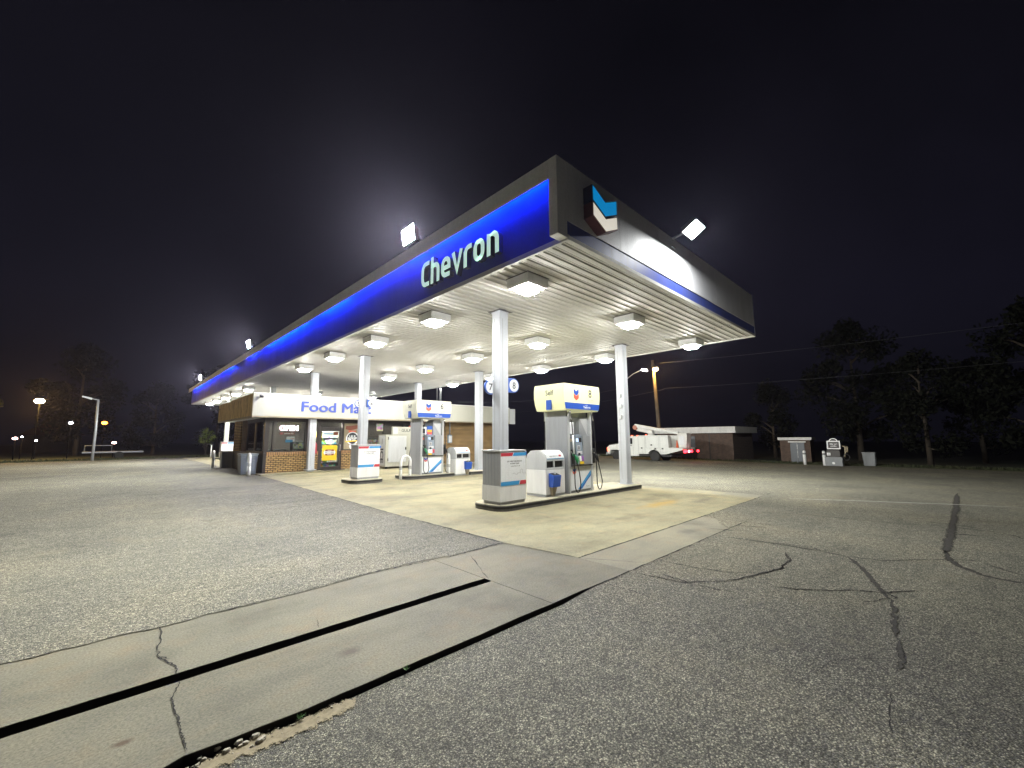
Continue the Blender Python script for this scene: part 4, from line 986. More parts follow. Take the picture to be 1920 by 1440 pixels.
def trash(loc, label, plinth='grey', sq=0):
    t = thing('waste_bin', label, 'bin', loc, group='domed waste bins by the dispensers')
    w, d = 0.80, 0.72
    b = MB(); b.box(0.015, w-0.015, 0.015, d-0.015, 0.0, 0.06); b.build('plinth', plinth, t)
    b = MB(); b.box(0, w, 0, d, 0.0605, 0.70); b.build('body', 'white', t, bevel=0.012)
    # hood: arched front-to-back profile
    pr = [(0, 0.7005), (d, 0.7005), (d, 0.98), (d-0.05, 1.10), (d-0.17, 1.20), (d-0.26, 1.215), (0.26, 1.215), (0.17, 1.20), (0.05, 1.10), (0, 0.98)]
    h = MB(); h.prism(pr, 0.0, 0.05, 'x'); h.prism(pr, w-0.05, w, 'x')
    h.prism([(0.001, 0.7005), (0.03, 0.7005), (0.03, 0.76), (0.001, 0.76)], 0.05, w-0.05, 'x'); h.prism([(0.001, 0.93), (0.001, 0.98), (0.05, 1.10), (0.17, 1.20), (0.26, 1.215), (d-0.26, 1.215), (d-0.17, 1.20), (d-0.05, 1.10), (d-0.001, 0.98), (d-0.001, 0.7005), (d-0.03, 0.7005), (d-0.03, 0.95), (0.2, 1.15), (0.03, 0.94)], 0.05, w-0.05, 'x')
    h.box(0.33, 0.38, 0.002, 0.04, 0.7605, 0.9295)
    ho = h.build('hood', 'lightgrey', t, bevel=0.006)
    i_ = MB(); i_.box(0.05, w-0.05, 0.06, 0.07, 0.72, 0.94); i_.build('flap', 'black', ho)
    n_ = MB(); n_.flat([(0.06, 0.985), (w-0.03, 0.985), (w-0.03, 1.0), (0.06, 1.0)], (0, -0.004, 0), X, Z, -Y, 0, 0.003, 1)
    n_.add([(0.05, 0.003, 1.003), (w-0.02, 0.003, 1.003), (w-0.02, 0.046, 1.106), (0.05, 0.046, 1.106), (w-0.02, 0.166, 1.207), (0.05, 0.166, 1.207)], [(0, 1, 2, 3), (3, 2, 4, 5)], 0)
    n_.v = n_.v[:-6] + [(x_, y_-0.004, z_+0.004) for x_, y_, z_ in n_.v[-6:]]
    n_.dashes((0.33, 0.015, 1.06), X, Vector((0, 0.39, 0.92)), Vector((0, -0.92, 0.39)), 0.03, 0.34, 2, lift=0.012)
    n_.add([(0.56, 0.017, 1.04), (0.66, 0.017, 1.04), (0.66, 0.035, 1.09), (0.56, 0.035, 1.09)], [(0, 1, 2, 3)], 3); n_.v = n_.v[:-4] + [(x_, y_-0.012, z_+0.006) for x_, y_, z_ in n_.v[-4:]]
    n_.build('hood_label', ['poster', 'cyan', 'greyprint', 'red'], ho, recalc=False)
    for s_, x0 in ((1, 0.10+sq), (-1, 0.42)):
        fy_ = (lambda v_: v_) if s_ == 1 else (lambda v_: d-v_)
        k = MB(); k.hexa([(x0, fy_(-0.16), 0.26), (x0+0.30, fy_(-0.16), 0.26), (x0+0.30, fy_(-0.012), 0.26), (x0, fy_(-0.012), 0.26)], [(x0-0.005, fy_(-0.20), 0.56), (x0+0.305, fy_(-0.20), 0.56), (x0+0.305, fy_(-0.012), 0.62), (x0-0.005, fy_(-0.012), 0.62)])
        ko = k.build('squeegee_bucket', 'blue', t, bevel=0.01)
        k = MB(); k.add([(x0+0.02, fy_(-0.18), 0.572), (x0+0.28, fy_(-0.18), 0.572), (x0+0.28, fy_(-0.03), 0.621), (x0+0.02, fy_(-0.03), 0.621)], [(0, 1, 2, 3)]); k.cyl((x0+0.15, fy_(-0.10), 0.56), (x0+0.15, fy_(-0.10), 0.66), 0.02, 0.03, 8, 1); k.build('bucket_opening', ['black', 'lightgrey'], ko)
        k = MB(); k.hexa([(x0+0.10, fy_(-0.05), 0.02), (x0+0.20, fy_(-0.05), 0.02), (x0+0.20, fy_(-0.002), 0.02), (x0+0.10, fy_(-0.002), 0.02)], [(x0+0.04, fy_(-0.10), 0.255), (x0+0.24, fy_(-0.10), 0.255), (x0+0.24, fy_(-0.002), 0.255), (x0+0.04, fy_(-0.002), 0.255)]); k.build('bucket_bracket', 'tan', t)
    return t
trash((3.32, 3.50, 0.14), 'white waste bin with blue squeegee bucket beside the glowing dispenser')
trash((5.98, 11.1, gz(0, 11.3)+0.003), 'white waste bin with blue squeegee bucket near the pipe guard', sq=0.36)
trash((2.6, 36.9, gz(0, 37)+0.14), 'distant pale waste bin on the far island')

def numsign(num, x0, sgn, y, z, label, white=False):
    t = thing('number_sign', label, 'sign', (x0, y, z), group='round pump number signs on the columns')
    p = [(0, -0.185), (0.21*sgn, -0.185)] + [(0.22*sgn+sgn*0.19*math.cos(math.radians(a_)), 0.185*math.sin(math.radians(a_))) for a_ in range(-80, 81, 16)] + [(0.21*sgn, 0.185), (0, 0.185)]
    b = MB(); b.flat(p, (0, 0, 0), X, Z, -Y, 0.0, 0.05); b.build('plate', 'signblue', t, bevel=0.006)
    c = 0.225*sgn; q = MB(); q.flat([(c+0.158*math.cos(2*math.pi*k/28), 0.158*math.sin(2*math.pi*k/28)) for k in range(28)], (0, 0, 0), X, Z, -Y, 0.051, 0.055); d = q.build('disc', 'poster', t)
    q = MB(); q.text(num, (c, -0.0555, 0), X, Z, -Y, 0.175, 0.0, 0, bold=0.012); q.build('numeral', 'print', d, recalc=False); t.scale = (0.8, 1, 0.8) if num in '65' else (1, 1, 1)
numsign('8', 2.048, 1, 3.66, 3.03, 'blue sign with numeral 8 on the front island column')
numsign('7', 1.92, -1, 3.90, 2.97, 'blue ringed sign with numeral 7 behind the front island column')
numsign('6', 1.93, 1, 11.385, 3.06, 'blue sign with numeral 6 on the column before the shop')
numsign('5', 1.93, -1, 11.72, 3.05, 'blue ringed sign with numeral 5 against the shop lettering')

def guard(loc, rz, label, span=0.42, h=0.98, dirty=False):
    t = thing('pipe_guard', label, 'pipe guard', loc, rz, 'arched white pipe guards')
    r = 0.057; R_ = span/2
    pts = [(-R_, 0, -0.05), (-R_, 0, 0.3), (-R_, 0, h-R_-r)] + [(R_*math.cos(math.radians(a_)), 0, h-R_-r+R_*math.sin(math.radians(a_))) for a_ in range(170, 9, -16)] + [(R_, 0, h-R_-r), (R_, 0, 0.3), (R_, 0, -0.05)]
    b = MB(); b.tube(pts, r, 12); b.build('pipe', 'white', t)
    for s_ in (-1, 1):
        q = MB()
        for k in range(3): q.tube([(s_*R_, 0, 0.40+0.045*k), (s_*R_, 0, 0.422+0.045*k)], 0.0585, 12)
        q.build('hazard_band', 'midgrey', t)
guard((3.66, 11.35, gz(0, 11.4)), math.radians(0), 'white arched pipe guard before the ice box, at the unlit dispenser')
guard((5.72, 11.28, gz(0, 11.3)), math.radians(60), 'white arched pipe guard between the unlit dispenser and its bin')
guard((-0.48, 17.75, 0.15), math.radians(84), 'white arched pipe guard by the grey bin at the shop corner', 0.55)
guard((-0.72, 24.9, 0.15), math.radians(78), 'white arched pipe guard at the rear corner of the shop', 0.55)

# ================================================================ SHOP
sx0, sx1, sy0, sy1, zb = 0.0, 14.9, 17.5, 23.9, 0.15
shop = thing('shop_building', 'low tan brick convenience shop with white fascia under the canopy', 'shop', (sx0, sy0, zb))
def S(x, y, z): return (x, y-sy0, z-zb)
def sbox(mb, x0, x1, y0, y1, z0, z1, mi=0): mb.box(x0-sx0, x1-sx0, y0-sy0, y1-sy0, z0-zb, z1-zb, mi)
b = MB()
sbox(b, 0.12, 2.36, 17.5, 17.68, -0.2, 0.99); sbox(b, 3.52, 9.2, 17.5, 17.68, -0.2, 0.99); sbox(b, 9.2, 14.9, 17.5, 17.68, -0.4, 2.74)
b.build('front_wall', 'brickx', shop)
b = MB(); sbox(b, 0.10, 2.37, 17.46, 17.70, 0.991, 1.13); sbox(b, 3.51, 9.19, 17.46, 17.70, 0.991, 1.13); b.build('sill_course', 'soldier', shop, bevel=0.006)
b = MB(); sbox(b, 0.0, 0.119, 17.5, 23.9, -0.2, 1.10, 1); sbox(b, 0.0, 0.119, 22.4, 23.9, 1.101, 2.74, 0); b.build('side_wall', ['bricky', 'dark'], shop); b = MB(); sbox(b, 14.781, 14.9, 17.69, 23.9, -0.6, 2.74); b.build('side_wall', 'bricky', shop)  # lower wall near the bins in near-black, its shadow put into the colour
b = MB(); sbox(b, 0.0, 0.12, 21.0, 22.0, 1.105, 2.73); b.build('brick_pier', 'redbrick', shop)
b = MB(); sbox(b, 0.12, 14.78, 23.72, 23.9, -0.6, 2.74); b.build('rear_wall', 'brickx', shop)
b = MB(); sbox(b, -0.55, 15.0, 17.0, 24.6, 3.66, 3.72); sbox(b, -0.6, 15.1, 17.05, 24.6, 2.705, 2.735, 1); b.build('roof', ['midgrey', 'white'], shop)
# fascia: cream front with a grey end length, bare plywood on the side
b = MB(); sbox(b, -0.70, 14.7, 16.80, 16.95, 2.74, 3.74); fas = b.build('front_fascia', 'cream', shop, bevel=0.008)
b = MB()
for xx in (2.4, 5.5, 8.6, 11.7): sbox(b, xx, xx+0.006, 16.796, 16.799, 2.76, 3.72)
sbox(b, -0.71, 14.71, 16.79, 16.96, 3.741, 3.765, 1); sbox(b, -0.70, 14.7, 16.79, 16.95, 2.69, 2.738, 2); b.build('fascia_joint', ['lightgrey', 'white', 'tan'], fas)
b = MB(); sbox(b, 14.702, 15.25, 16.82, 16.95, 2.66, 3.70); b.build('fascia_end', 'lightgrey', shop)
b = MB()
for i, (y0, y1) in enumerate(((16.955, 19.9), (19.93, 21.6), (21.63, 24.6))): sbox(b, -0.70, -0.62, y0, y1, 2.74+0.02*(i == 1), 3.72-0.03*i)
so_ = b.build('side_fascia', 'wood', shop)
b = MB(); sbox(b, -0.70, -0.60, 16.955, 24.6, 2.66, 2.735); b.build('side_trim', 'tan', so_)
lt = MB(); cx_ = (1.36+4.66)/2-0.03
for i_, (ox, oz) in enumerate(((0, 0), (0.016, 0.004), (-0.016, -0.004), (0.008, 0.012), (-0.008, -0.012))): lt.text('Food Mart', S(cx_+ox, 16.797-0.0015*i_, 3.235+oz), X, Z, -Y, 0.45, 0.035, 0, width=3.39, bold=0.0, lift=0.0)
lt.build('lettering', 'lettblue', fas, recalc=False)
# glazing
def window(x0, x1, z0, z1, y=17.52, mull=()):
    f = MB(); q = 0.05
    sbox(f, x0, x0+q, y, y+0.12, z0, z1); sbox(f, x1-q, x1, y, y+0.12, z0, z1); sbox(f, x0+q, x1-q, y, y+0.12, z0, z0+q); sbox(f, x0+q, x1-q, y, y+0.12, z1-q, z1)
    for mx_ in mull: sbox(f, mx_-0.03, mx_+0.03, y+0.002, y+0.118, z0+q, z1-q)
    fo = f.build('window', 'dark', shop)
    p = MB(); sbox(p, x0+q, x1-q, y+0.05, y+0.056, z0+q, z1-q); p.build('pane', 'glass', fo)
window(0.12, 1.78, 1.132, 2.58, mull=(0.36,)); window(1.79, 2.36, 1.132, 2.58)
window(3.56, 4.52, 1.132, 2.58); window(4.60, 7.0, 1.132, 2.58, mull=(5.8,)); window(7.02, 9.18, 1.132, 2.58, mull=(8.1,))
b = MB(); sbox(b, 0.12, 9.2, 17.5, 17.66, 2.581, 2.74); sbox(b, 2.361, 2.42, 17.51, 17.66, 0.2, 2.58); sbox(b, 3.50, 3.559, 17.51, 17.66, 0.2, 2.58); sbox(b, 4.521, 4.599, 17.51, 17.66, 1.132, 2.58); b.build('window_head', 'dark', shop)
def sidewin(y0, y1):
    f = MB(); q = 0.06
    sbox(f, 0.02, 0.11, y0, y0+q, 1.105, 2.60); sbox(f, 0.02, 0.11, y1-q, y1, 1.105, 2.60); sbox(f, 0.02, 0.11, y0+q, y1-q, 1.105, 1.165); sbox(f, 0.02, 0.11, y0+q, y1-q, 2.54, 2.60)
    fo = f.build('window', 'dark', shop); p = MB(); sbox(p, 0.06, 0.066, y0+q, y1-q, 1.165, 2.54); p.build('pane', 'glass', fo)
sidewin(17.70, 19.3); sidewin(19.32, 20.98)
b = MB(); sbox(b, 0.0, 0.119, 17.5, 20.98, 2.601, 2.74); sbox(b, 0.0, 0.119, 17.5, 17.695, 1.105, 2.6); b.build('window_head', 'dark', shop)
# door
d = MB(); y = 17.515
sbox(d, 2.43, 2.53, y, y+0.06, 0.21, 2.20); sbox(d, 3.38, 3.48, y, y+0.06, 0.21, 2.20); sbox(d, 2.53, 3.38, y, y+0.06, 0.21, 0.36); sbox(d, 2.53, 3.38, y, y+0.06, 2.10, 2.20); sbox(d, 2.43, 3.48, y+.002, y+0.08, 2.201, 2.30); sbox(d, 2.43, 3.48, y, y+.08, 2.53, 2.58)
do = d.build('door', 'dark', shop)
p = MB(); sbox(p, 2.53, 3.38, y+0.025, y+0.031, 0.36, 2.10); sbox(p, 2.44, 3.47, y+0.025, y+0.031, 2.30, 2.53); p.build('pane', 'glass', do)
p = MB(); p.tube([S(3.42, y-0.001, 1.12), S(3.42, y-0.05, 1.12), S(3.42, y-0.05, 1.42), S(3.42, y-0.001, 1.42)], 0.014, 8); p.build('handle', 'chrome', do)
# inside
b = MB(); sbox(b, 0.13, 14.77, 17.69, 23.7, 0.13, 0.19, 0); sbox(b, 0.13, 14.77, 17.69, 23.7, 2.74, 2.80, 1); sbox(b, 9.2, 9.3, 17.7, 23.7, 0.19, 2.74, 1); sbox(b, 0.14, 9.2, 21.2, 21.3, 0.19, 2.74, 1); b.build('interior', ['shopfloor', 'shopwall'], shop)
for (x0, y0) in ((0.8, 20.2), (2.5, 17.95), (4.9, 20.6), (7.2, 20.2)):
    b = MB(); sbox(b, x0, x0+0.9, y0, y0+0.12, 2.70, 2.735); b.build('tube_light', 'tubebright' if y0 < 18 else 'tube', shop)
def rack(x0, x1, y0, y1, z1, rows, mat, label):
    t = thing('goods_rack', label, 'rack', (x0, y0, 0.19), group='racks inside the shop')
    b = MB(); b.box(0, x1-x0, y1-y0-0.03, y1-y0, 0, z1); b.box(0, 0.03, 0, y1-y0-0.03, 0, z1); b.box(x1-x0-0.03, x1-x0, 0, y1-y0-0.03, 0, z1)
    for k in range(rows+1): b.box(0.03, x1-x0-0.03, 0.0, y1-y0-0.03, z1*k/rows*0.97, z1*k/rows*0.97+0.02)
    b.build('rack_frame', 'midgrey', t)
    g_ = MB(); r = random.Random(int(x0*10))
    for k in range(rows):
        x = 0.04; zz = z1*k/rows*0.97+0.021
        while x < x1-x0-0.14:
            w = r.uniform(0.06, 0.14); g_.box(x, x+w, 0.02+r.uniform(0, 0.04), y1-y0-0.05, zz, zz+(z1/rows)*r.uniform(0.55, 0.85)); x += w+0.008
    tag(g_.build('goods', mat, t), kind='stuff')
rack(2.40, 3.70, 18.35, 18.7, 1.95, 6, 'goods', 'tall rack of colourful snack packets behind the glass door')
rack(1.35, 2.3, 18.0, 18.4, 1.45, 4, 'goodsdull', 'low dim rack of packets behind the window with the open sign')
rack(0.3, 1.2, 18.3, 18.7, 1.05, 3, 'goodsdull', 'low counter rack behind the window corner')
rack(4.8, 7.6, 19.2, 19.6, 1.6, 4, 'goodsdull', 'long dim rack behind the window with the ice box')
# window signs
def sign_at(name, label, cat, x, z, y=17.50): return thing(name, label, cat, (x, y, z))
t = sign_at('open_sign', 'glowing white neon sign reading OPEN in the shop window', 'neon sign', 1.02, 2.24, 17.60)
q = MB(); q.text('OPEN', (0, -0.012, 0), X, Z, -Y, 0.23, 0.02, 0, width=0.80, bold=0.035); q.build('lettering', 'neon', t, recalc=False)
q = MB(); q.box(-0.45, 0.45, 0.0, 0.012, -0.16, 0.16); q.stroke([(-0.36, 0.16), (-0.4, 0.34)], 0.008, (0, 0, 0), X, Z, -Y, 0, 0.006); q.stroke([(0.36, 0.16), (0.4, 0.34)], 0.008, (0, 0, 0), X, Z, -Y, 0, 0.006); q.build('backing', 'midgrey', t)
t = sign_at('window_poster', 'small red lettered strip sign under the open sign', 'poster', 1.0, 1.99, 17.60)
q = MB(); q.box(-0.36, 0.30, 0, 0.006, -0.06, 0.05, 0); q.box(-0.34, -0.24, -0.004, -0.001, -0.05, 0.04, 1); q.dashes((0.03, -0.001, 0), X, Z, -Y, 0.06, 0.4, 2); q.build('sheet', ['brownprint', 'red', 'poster'], t, recalc=False)
t = sign_at('window_poster', 'small white and blue poster below the open sign', 'poster', 1.10, 1.70, 17.60)
q = MB(); q.box(-0.16, 0.20, 0, 0.006, -0.10, 0.14, 0); q.box(-0.2, 0.12, -0.005, -0.001, -0.13, 0.0, 1); q.box(0.02, 0.18, -0.004, -0.001, 0.02, 0.05, 2); q.build('sheet', ['poster', 'cyan', 'salmon'], t)
t = sign_at('door_poster', 'yellow pizza poster on the glass door', 'poster', 2.93, 1.03, 17.53)
q = MB(); q.box(-0.355, 0.355, -0.006, 0.0, -0.37, 0.37, 0); yb = -0.0065
q.flat([(-0.24, 0.10), (-0.29, 0.0), (-0.24, -0.10), (0.24, -0.10), (0.29, 0.0), (0.24, 0.10)], (0, yb, 0.02), X, Z, -Y, 0, 0.001, 1); q.flat([(-0.2, 0.15), (-0.23, 0.055), (0.23, 0.055), (0.2, 0.15)], (0, yb, 0.02), X, Z, -Y, 0.0012, 0.002, 2); q.flat([(-0.23, -0.055), (-0.2, -0.15), (0.2, -0.15), (0.23, -0.055)], (0, yb, 0.02), X, Z, -Y, 0.0012, 0.002, 2)
q.text('HUNT', (0, yb-0.003, 0.12), X, Z, -Y, 0.05, 0, 1); q.text('BROTHERS', (0, yb-0.003, 0.02), X, Z, -Y, 0.062, 0, 3, width=0.44, bold=0.02); q.text('PIZZA', (0, yb-0.003, -0.085), X, Z, -Y, 0.05, 0, 1)
q.build('sheet', ['yellow', 'poster', 'brownprint', 'print'], t, recalc=False)
t = sign_at('door_poster', 'white and blue notices across the top of the glass door', 'poster', 2.93, 1.96, 17.53)
q = MB(); q.box(-0.38, 0.14, -0.006, 0, -0.06, 0.10, 0); q.box(-0.36, 0.12, -0.009, -0.0065, 0.0, 0.035, 1); q.box(0.18, 0.38, -0.006, 0, -0.08, 0.10, 2); q.build('sheet', ['poster', 'cyan', 'brownprint'], t)
t = sign_at('window_poster', 'tall food poster with round black emblem beside the door', 'poster', 4.03, 1.85, 17.505)
q = MB(); q.box(-0.42, 0.42, -0.006, 0, -0.66, 0.66, 0); yb = -0.0065
q.flat([(-0.34, 0.52), (0.30, 0.58), (0.36, 0.42), (-0.1, 0.30), (-0.36, 0.36)], (0, yb, 0), X, Z, -Y, 0, 0.001, 4)
q.flat([(-0.20, 0.30), (0.22, 0.28), (0.10, 0.12), (-0.16, 0.14)], (0, yb, 0), X, Z, -Y, 0, 0.001, 2)
circ = lambda r, n=28: [(r*math.cos(2*math.pi*k/n), r*math.sin(2*math.pi*k/n)) for k in range(n)]
q.flat(circ(0.33), (0.02, yb, -0.10), X, Z, -Y, 0.001, 0.002, 3); q.flat(circ(0.28), (0.02, yb, -0.10), X, Z, -Y, 0.0022, 0.003, 1)
q.dashes((0.02, yb-0.004, 0.02), X, Z, -Y, 0.075, 0.36, 3, seed=4); q.dashes((0.02, yb-0.004, -0.08), X, Z, -Y, 0.09, 0.48, 3, seed=8); q.dashes((0.02, yb-0.004, -0.18), X, Z, -Y, 0.075, 0.42, 3, seed=5); q.flat([(-0.34, -0.30), (0.34, -0.26), (0.34, -0.20), (-0.34, -0.24)], (0, yb, 0), X, Z, -Y, 0.004, 0.005, 5)
q.flat(circ(0.18), (0.05, yb, -0.50), X, Z, -Y, 0.001, 0.002, 3); q.build('sheet', ['tan', 'print', 'salmon', 'poster', 'brownprint', 'yellow'], t, recalc=False)
t = sign_at('window_poster', 'small patterned sheet high in the window above the ice box', 'poster', 5.55, 2.33, 17.505)
q = MB(); q.box(-0.19, 0.19, -0.006, 0, -0.2, 0.2); q.build('sheet', 'collage', t)
t = sign_at('window_poster', 'small pink notice at the end of the shop window past the ice box', 'poster', 7.45, 2.35, 17.505)
q = MB(); q.box(-0.12, 0.12, -0.006, 0, -0.05, 0.1, 0); q.box(0.03, 0.12, -0.006, 0, -0.16, -0.0505, 0); q.build('sheet', 'pinkfar' if False else 'salmon', t)
t = thing('fire_extinguisher', 'red fire extinguisher hanging beside the door column', 'extinguisher', (2.20, 17.44, 1.02))
q = MB(); q.lathe([(0.0, 0.0), (0.075, 0.01), (0.08, 0.05), (0.08, 0.42), (0.055, 0.49), (0.025, 0.52), (0.025, 0.56)], n=14); q.build('tank', 'red', t)
q = MB(); q.box(-0.03, 0.07, -0.02, 0.02, 0.56, 0.60); q.tube([(0.03, 0, 0.55), (0.10, 0, 0.5), (0.09, 0, 0.25)], 0.012, 8); q.build('valve', 'black', t)
t = thing('doormat', 'dark rubber doormat before the shop door', 'mat', (2.98, 17.1, 0.201)); q = MB(); q.box(-0.48, 0.48, -0.28, 0.28, 0, 0.015); q.build('mat', 'black', t, bevel=0.005)
t = thing('meter_box', 'grey electrical box with conduit on the brick wall', 'electrical box', (10.15, 17.49, 1.3))
q = MB(); q.box(-0.14, 0.14, -0.13, 0.0, 0.12, 0.62); q.build('cabinet', 'bluegrey', t, bevel=0.01); q = MB(); q.tube([(0, -0.06, 0.62), (0, -0.06, 1.42)], 0.035, 8); q.build('conduit', 'bluegrey', t); q = MB(); q.box(-0.11, 0.11, -0.138, -0.131, 0.17, 0.55); q.build('cover', 'lightgrey', t)
def cam_(loc, rz, lab):
    t = thing('security_camera', lab, 'camera', loc, rz, 'security cameras on the shop fascia')
    q = MB(); q.tube([(0, 0, 0), (0, -0.12, 0.02), (0, -0.16, 0.06)], 0.02, 8); q.build('bracket', 'black', t); q = MB(); q.hexa([(-0.04, -0.42, -0.06), (0.04, -0.42, -0.06), (0.04, -0.10, 0.03), (-0.04, -0.10, 0.03)], [(-0.045, -0.44, 0.03), (0.045, -0.44, 0.03), (0.045, -0.10, 0.11), (-0.045, -0.10, 0.11)]); q.build('camera_body', 'black', t, bevel=0.01)
cam_((-0.45, 16.79, 3.55), 0, 'dark security camera at the front corner of the shop fascia'); cam_((-0.71, 24.2, 3.4), -math.pi/2, 'dark security camera at the rear end of the plywood fascia')
# pipes above the shop roof
t = thing('roof_conduit', 'thin vertical conduits between shop roof and canopy', 'conduit', (8.2, 18.2, 3.7))
for i, dx in enumerate((0.0, 1.55, 1.85, 2.0)):
    q = MB(); q.tube([(dx, 0.1*i, 0), (dx, 0.1*i, H-3.7+0.02)], 0.022, 8); q.build('pipe', 'midgrey', t)

# ice merchandiser
t = thing('ice_merchandiser', 'white ice box with two grey doors and header sign', 'ice box', (5.35, 16.35, 0.20))
w, d, h = 2.70, 0.85, 1.72
q = MB()
for fx in (0.05, w-0.15):
    for fy_ in (0.05, d-0.15): q.box(fx, fx+0.1, fy_, fy_+0.1, -0.03, 0.06)
q.build('feet', 'black', t)
q = MB(); q.box(0, w, 0, d, 0.06, h); q.box(-0.004, -0.001, 0.1, d-0.1, 0.12, h-0.06, 1); body = q.build('body', ['cream', 'lightgrey'], t, bevel=0.015)
for x0, hs in ((0.13, 1), (1.52, -1)):
    q = MB(); q.box(x0, x0+1.05, -0.028, -0.001, 0.28, h-0.09); dr = q.build('door', 'tan' if False else 'lightgrey', t, bevel=0.012)
    hx = x0+1.0 if hs == 1 else x0+0.05
    q = MB(); q.box(hx-0.03, hx+0.03, -0.07, -0.029, 0.92, 1.06); q.build('handle', 'black', dr, bevel=0.008)
    for zz in (0.36, h-0.26):
        q = MB(); gx = x0-0.015 if hs == 1 else x0+1.05-0.01; q.box(gx, gx+0.025, -0.04, -0.001, zz, zz+0.14); q.build('hinge', 'dark', dr)
q = MB(); q.box(0.42, 2.10, 0.12, 0.26, h+0.001, h+0.42); hd = q.build('header_sign', 'cream', t, bevel=0.02)
q = MB(); q.text('GULF ICE', (1.42, 0.118, h+0.23), X, Z, -Y, 0.15, 0, 0, width=0.95, bold=0.015); q.text('*', (0.83, 0.118, h+0.25), X, Z, -Y, 0.06, 0, 0); q.text('*', (2.01, 0.118, h+0.25), X, Z, -Y, 0.06, 0, 0); q.build('lettering', 'print', hd, recalc=False); MB().box(0.46, 0.72, 0.114, 0.119, h+0.05, h+0.38).build('header_panel', 'lightgrey', hd)
q = MB(); MB().box(-0.008, -0.005, 0.40, 0.44, 1.22, 1.52).build('side_stripe', 'print', body); q.text('ICE', (-0.005, 0.42, 0.62), -Z, -Y, -X, 0.34, 0, 0, width=0.75, bold=0.03); q.build('side_lettering', 'print', body, recalc=False)

# bins by the shop's left side
def greybin(loc, label, mat='bingrey'):
    t = thing('square_bin', label, 'bin', loc, group='square bins beside the shop')
    q = MB(); q.hexa([(-0.30, -0.30, 0), (0.30, -0.30, 0), (0.30, 0.30, 0), (-0.30, 0.30, 0)], [(-0.34, -0.34, 0.86), (0.34, -0.34, 0.86), (0.34, 0.34, 0.86), (-0.34, 0.34, 0.86)])
    q.build('body', mat, t, bevel=0.03)
    q = MB(); q.box(-0.36, 0.36, -0.36, 0.36, 0.861, 0.93); q.box(-0.345, 0.345, -0.352, -0.335, 0.72, 0.76); q.build('rim', mat, t, bevel=0.015)
    q = MB(); q.box(-0.26, 0.26, -0.352, -0.335, 0.12, 0.62); q.build('front_panel', mat, t, bevel=0.01)
greybin((-0.42, 18.35, 0.15), 'grey square bin beside the front corner of the shop')
greybin((-0.10, 24.6, 0.15), 'grey square bin coloured dark for the shade at the rear corner of the shop', 'panelgrey')  # darker grey than its twin: the corner's shade is in the colour


# ================================================================ FAR RIGHT: truck, pole, brick sheds, air machine
def wheel(t, x, y, z, r, w, dual=False):
    s_ = MB(); s_.lathe([(r*0.62, -w/2), (r*0.93, -w/2), (r, -w*0.32), (r, w*0.32), (r*0.93, w/2), (r*0.62, w/2)], (x, y, z), 24, 0, 'x')
    wo = s_.build('wheel', 'tyre', t)
    s_ = MB(); s_.lathe([(0.01, -w*0.30), (r*0.22, -w*0.34), (r*0.25, -w*0.20), (r*0.5, -w*0.18), (r*0.6, -w*0.42), (r*0.64, -w*0.42), (r*0.64, 0.0)], (x, y, z), 20, 0, 'x')
    for k in range(6):
        a_ = k*math.pi/3; s_.ball((x-w*0.2, y+r*0.38*math.cos(a_), z+r*0.38*math.sin(a_)), r*0.085, 1, nu=6, nv=5)
    s_.build('rim', ['lightgrey', 'black'], wo)
TX, TY = 26.55, 12.45; tz = gz(TX, 0)
tk = thing('bucket_truck', 'white utility bucket truck with lit red tail lamps', 'truck', (TX, TY, tz))
# local: rear axle at y=0, front towards +Y, near side at x=0, width 2.3
def tprof(poly, x0, x1, name, mat, parent=tk, bev=0.03): q = MB(); q.prism(poly, x0, x1, 'x'); return q.build(name, mat, parent, bevel=bev)
tprof([(1.45, 0.42), (2.95, 0.42), (3.05, 0.9), (4.10, 0.9), (4.20, 0.55), (4.45, 0.55), (4.45, 1.15), (4.25, 1.32), (3.35, 1.45), (2.85, 2.02), (2.70, 2.08), (1.62, 2.08), (1.45, 1.98)], 0.15, 2.1, 'cab', 'truck', bev=0.05)
tprof([(1.98, 1.42), (3.00, 1.42), (2.68, 1.92), (1.98, 1.92)], 0.138, 0.16, 'side_window', 'darkglass', bev=0)
q = MB(); q.hexa([(0.25, 3.40, 1.44), (2.0, 3.40, 1.44), (2.0, 3.36, 1.44), (0.25, 3.36, 1.44)], [(0.3, 2.92, 2.0), (1.95, 2.92, 2.0), (1.95, 2.88, 2.0), (0.3, 2.88, 2.0)]); q.build('windshield', 'darkglass', tk)
q = MB(); q.box(0.14, 0.152, 1.92, 1.93, 0.55, 1.95); q.box(0.14, 0.152, 2.94, 2.95, 0.6, 1.4); q.box(0.13, 0.15, 2.02, 2.16, 1.26, 1.31); q.build('door_seam', 'trucktrim', tk)
q = MB(); q.box(0.02, 0.10, 2.95, 3.1, 1.38, 1.66); q.box(0.10, 0.15, 3.0, 3.05, 1.45, 1.5); q.build('mirror', 'trucktrim', tk)
q = MB(); q.box(0.12, 2.13, 4.46, 4.58, 0.45, 0.72); q.build('front_bumper', 'midgrey', tk, bevel=0.03)
q = MB(); q.box(0.135, 0.40, 4.30, 4.47, 0.95, 1.10); q.box(0.135, 0.25, 4.25, 4.462, 0.80, 0.93); q.build('headlight', 'marker', tk, bevel=0.02)
q = MB(); q.box(0.3, 1.95, -1.35, 4.3, 0.45, 0.62); q.build('chassis', 'trucktrim', tk)
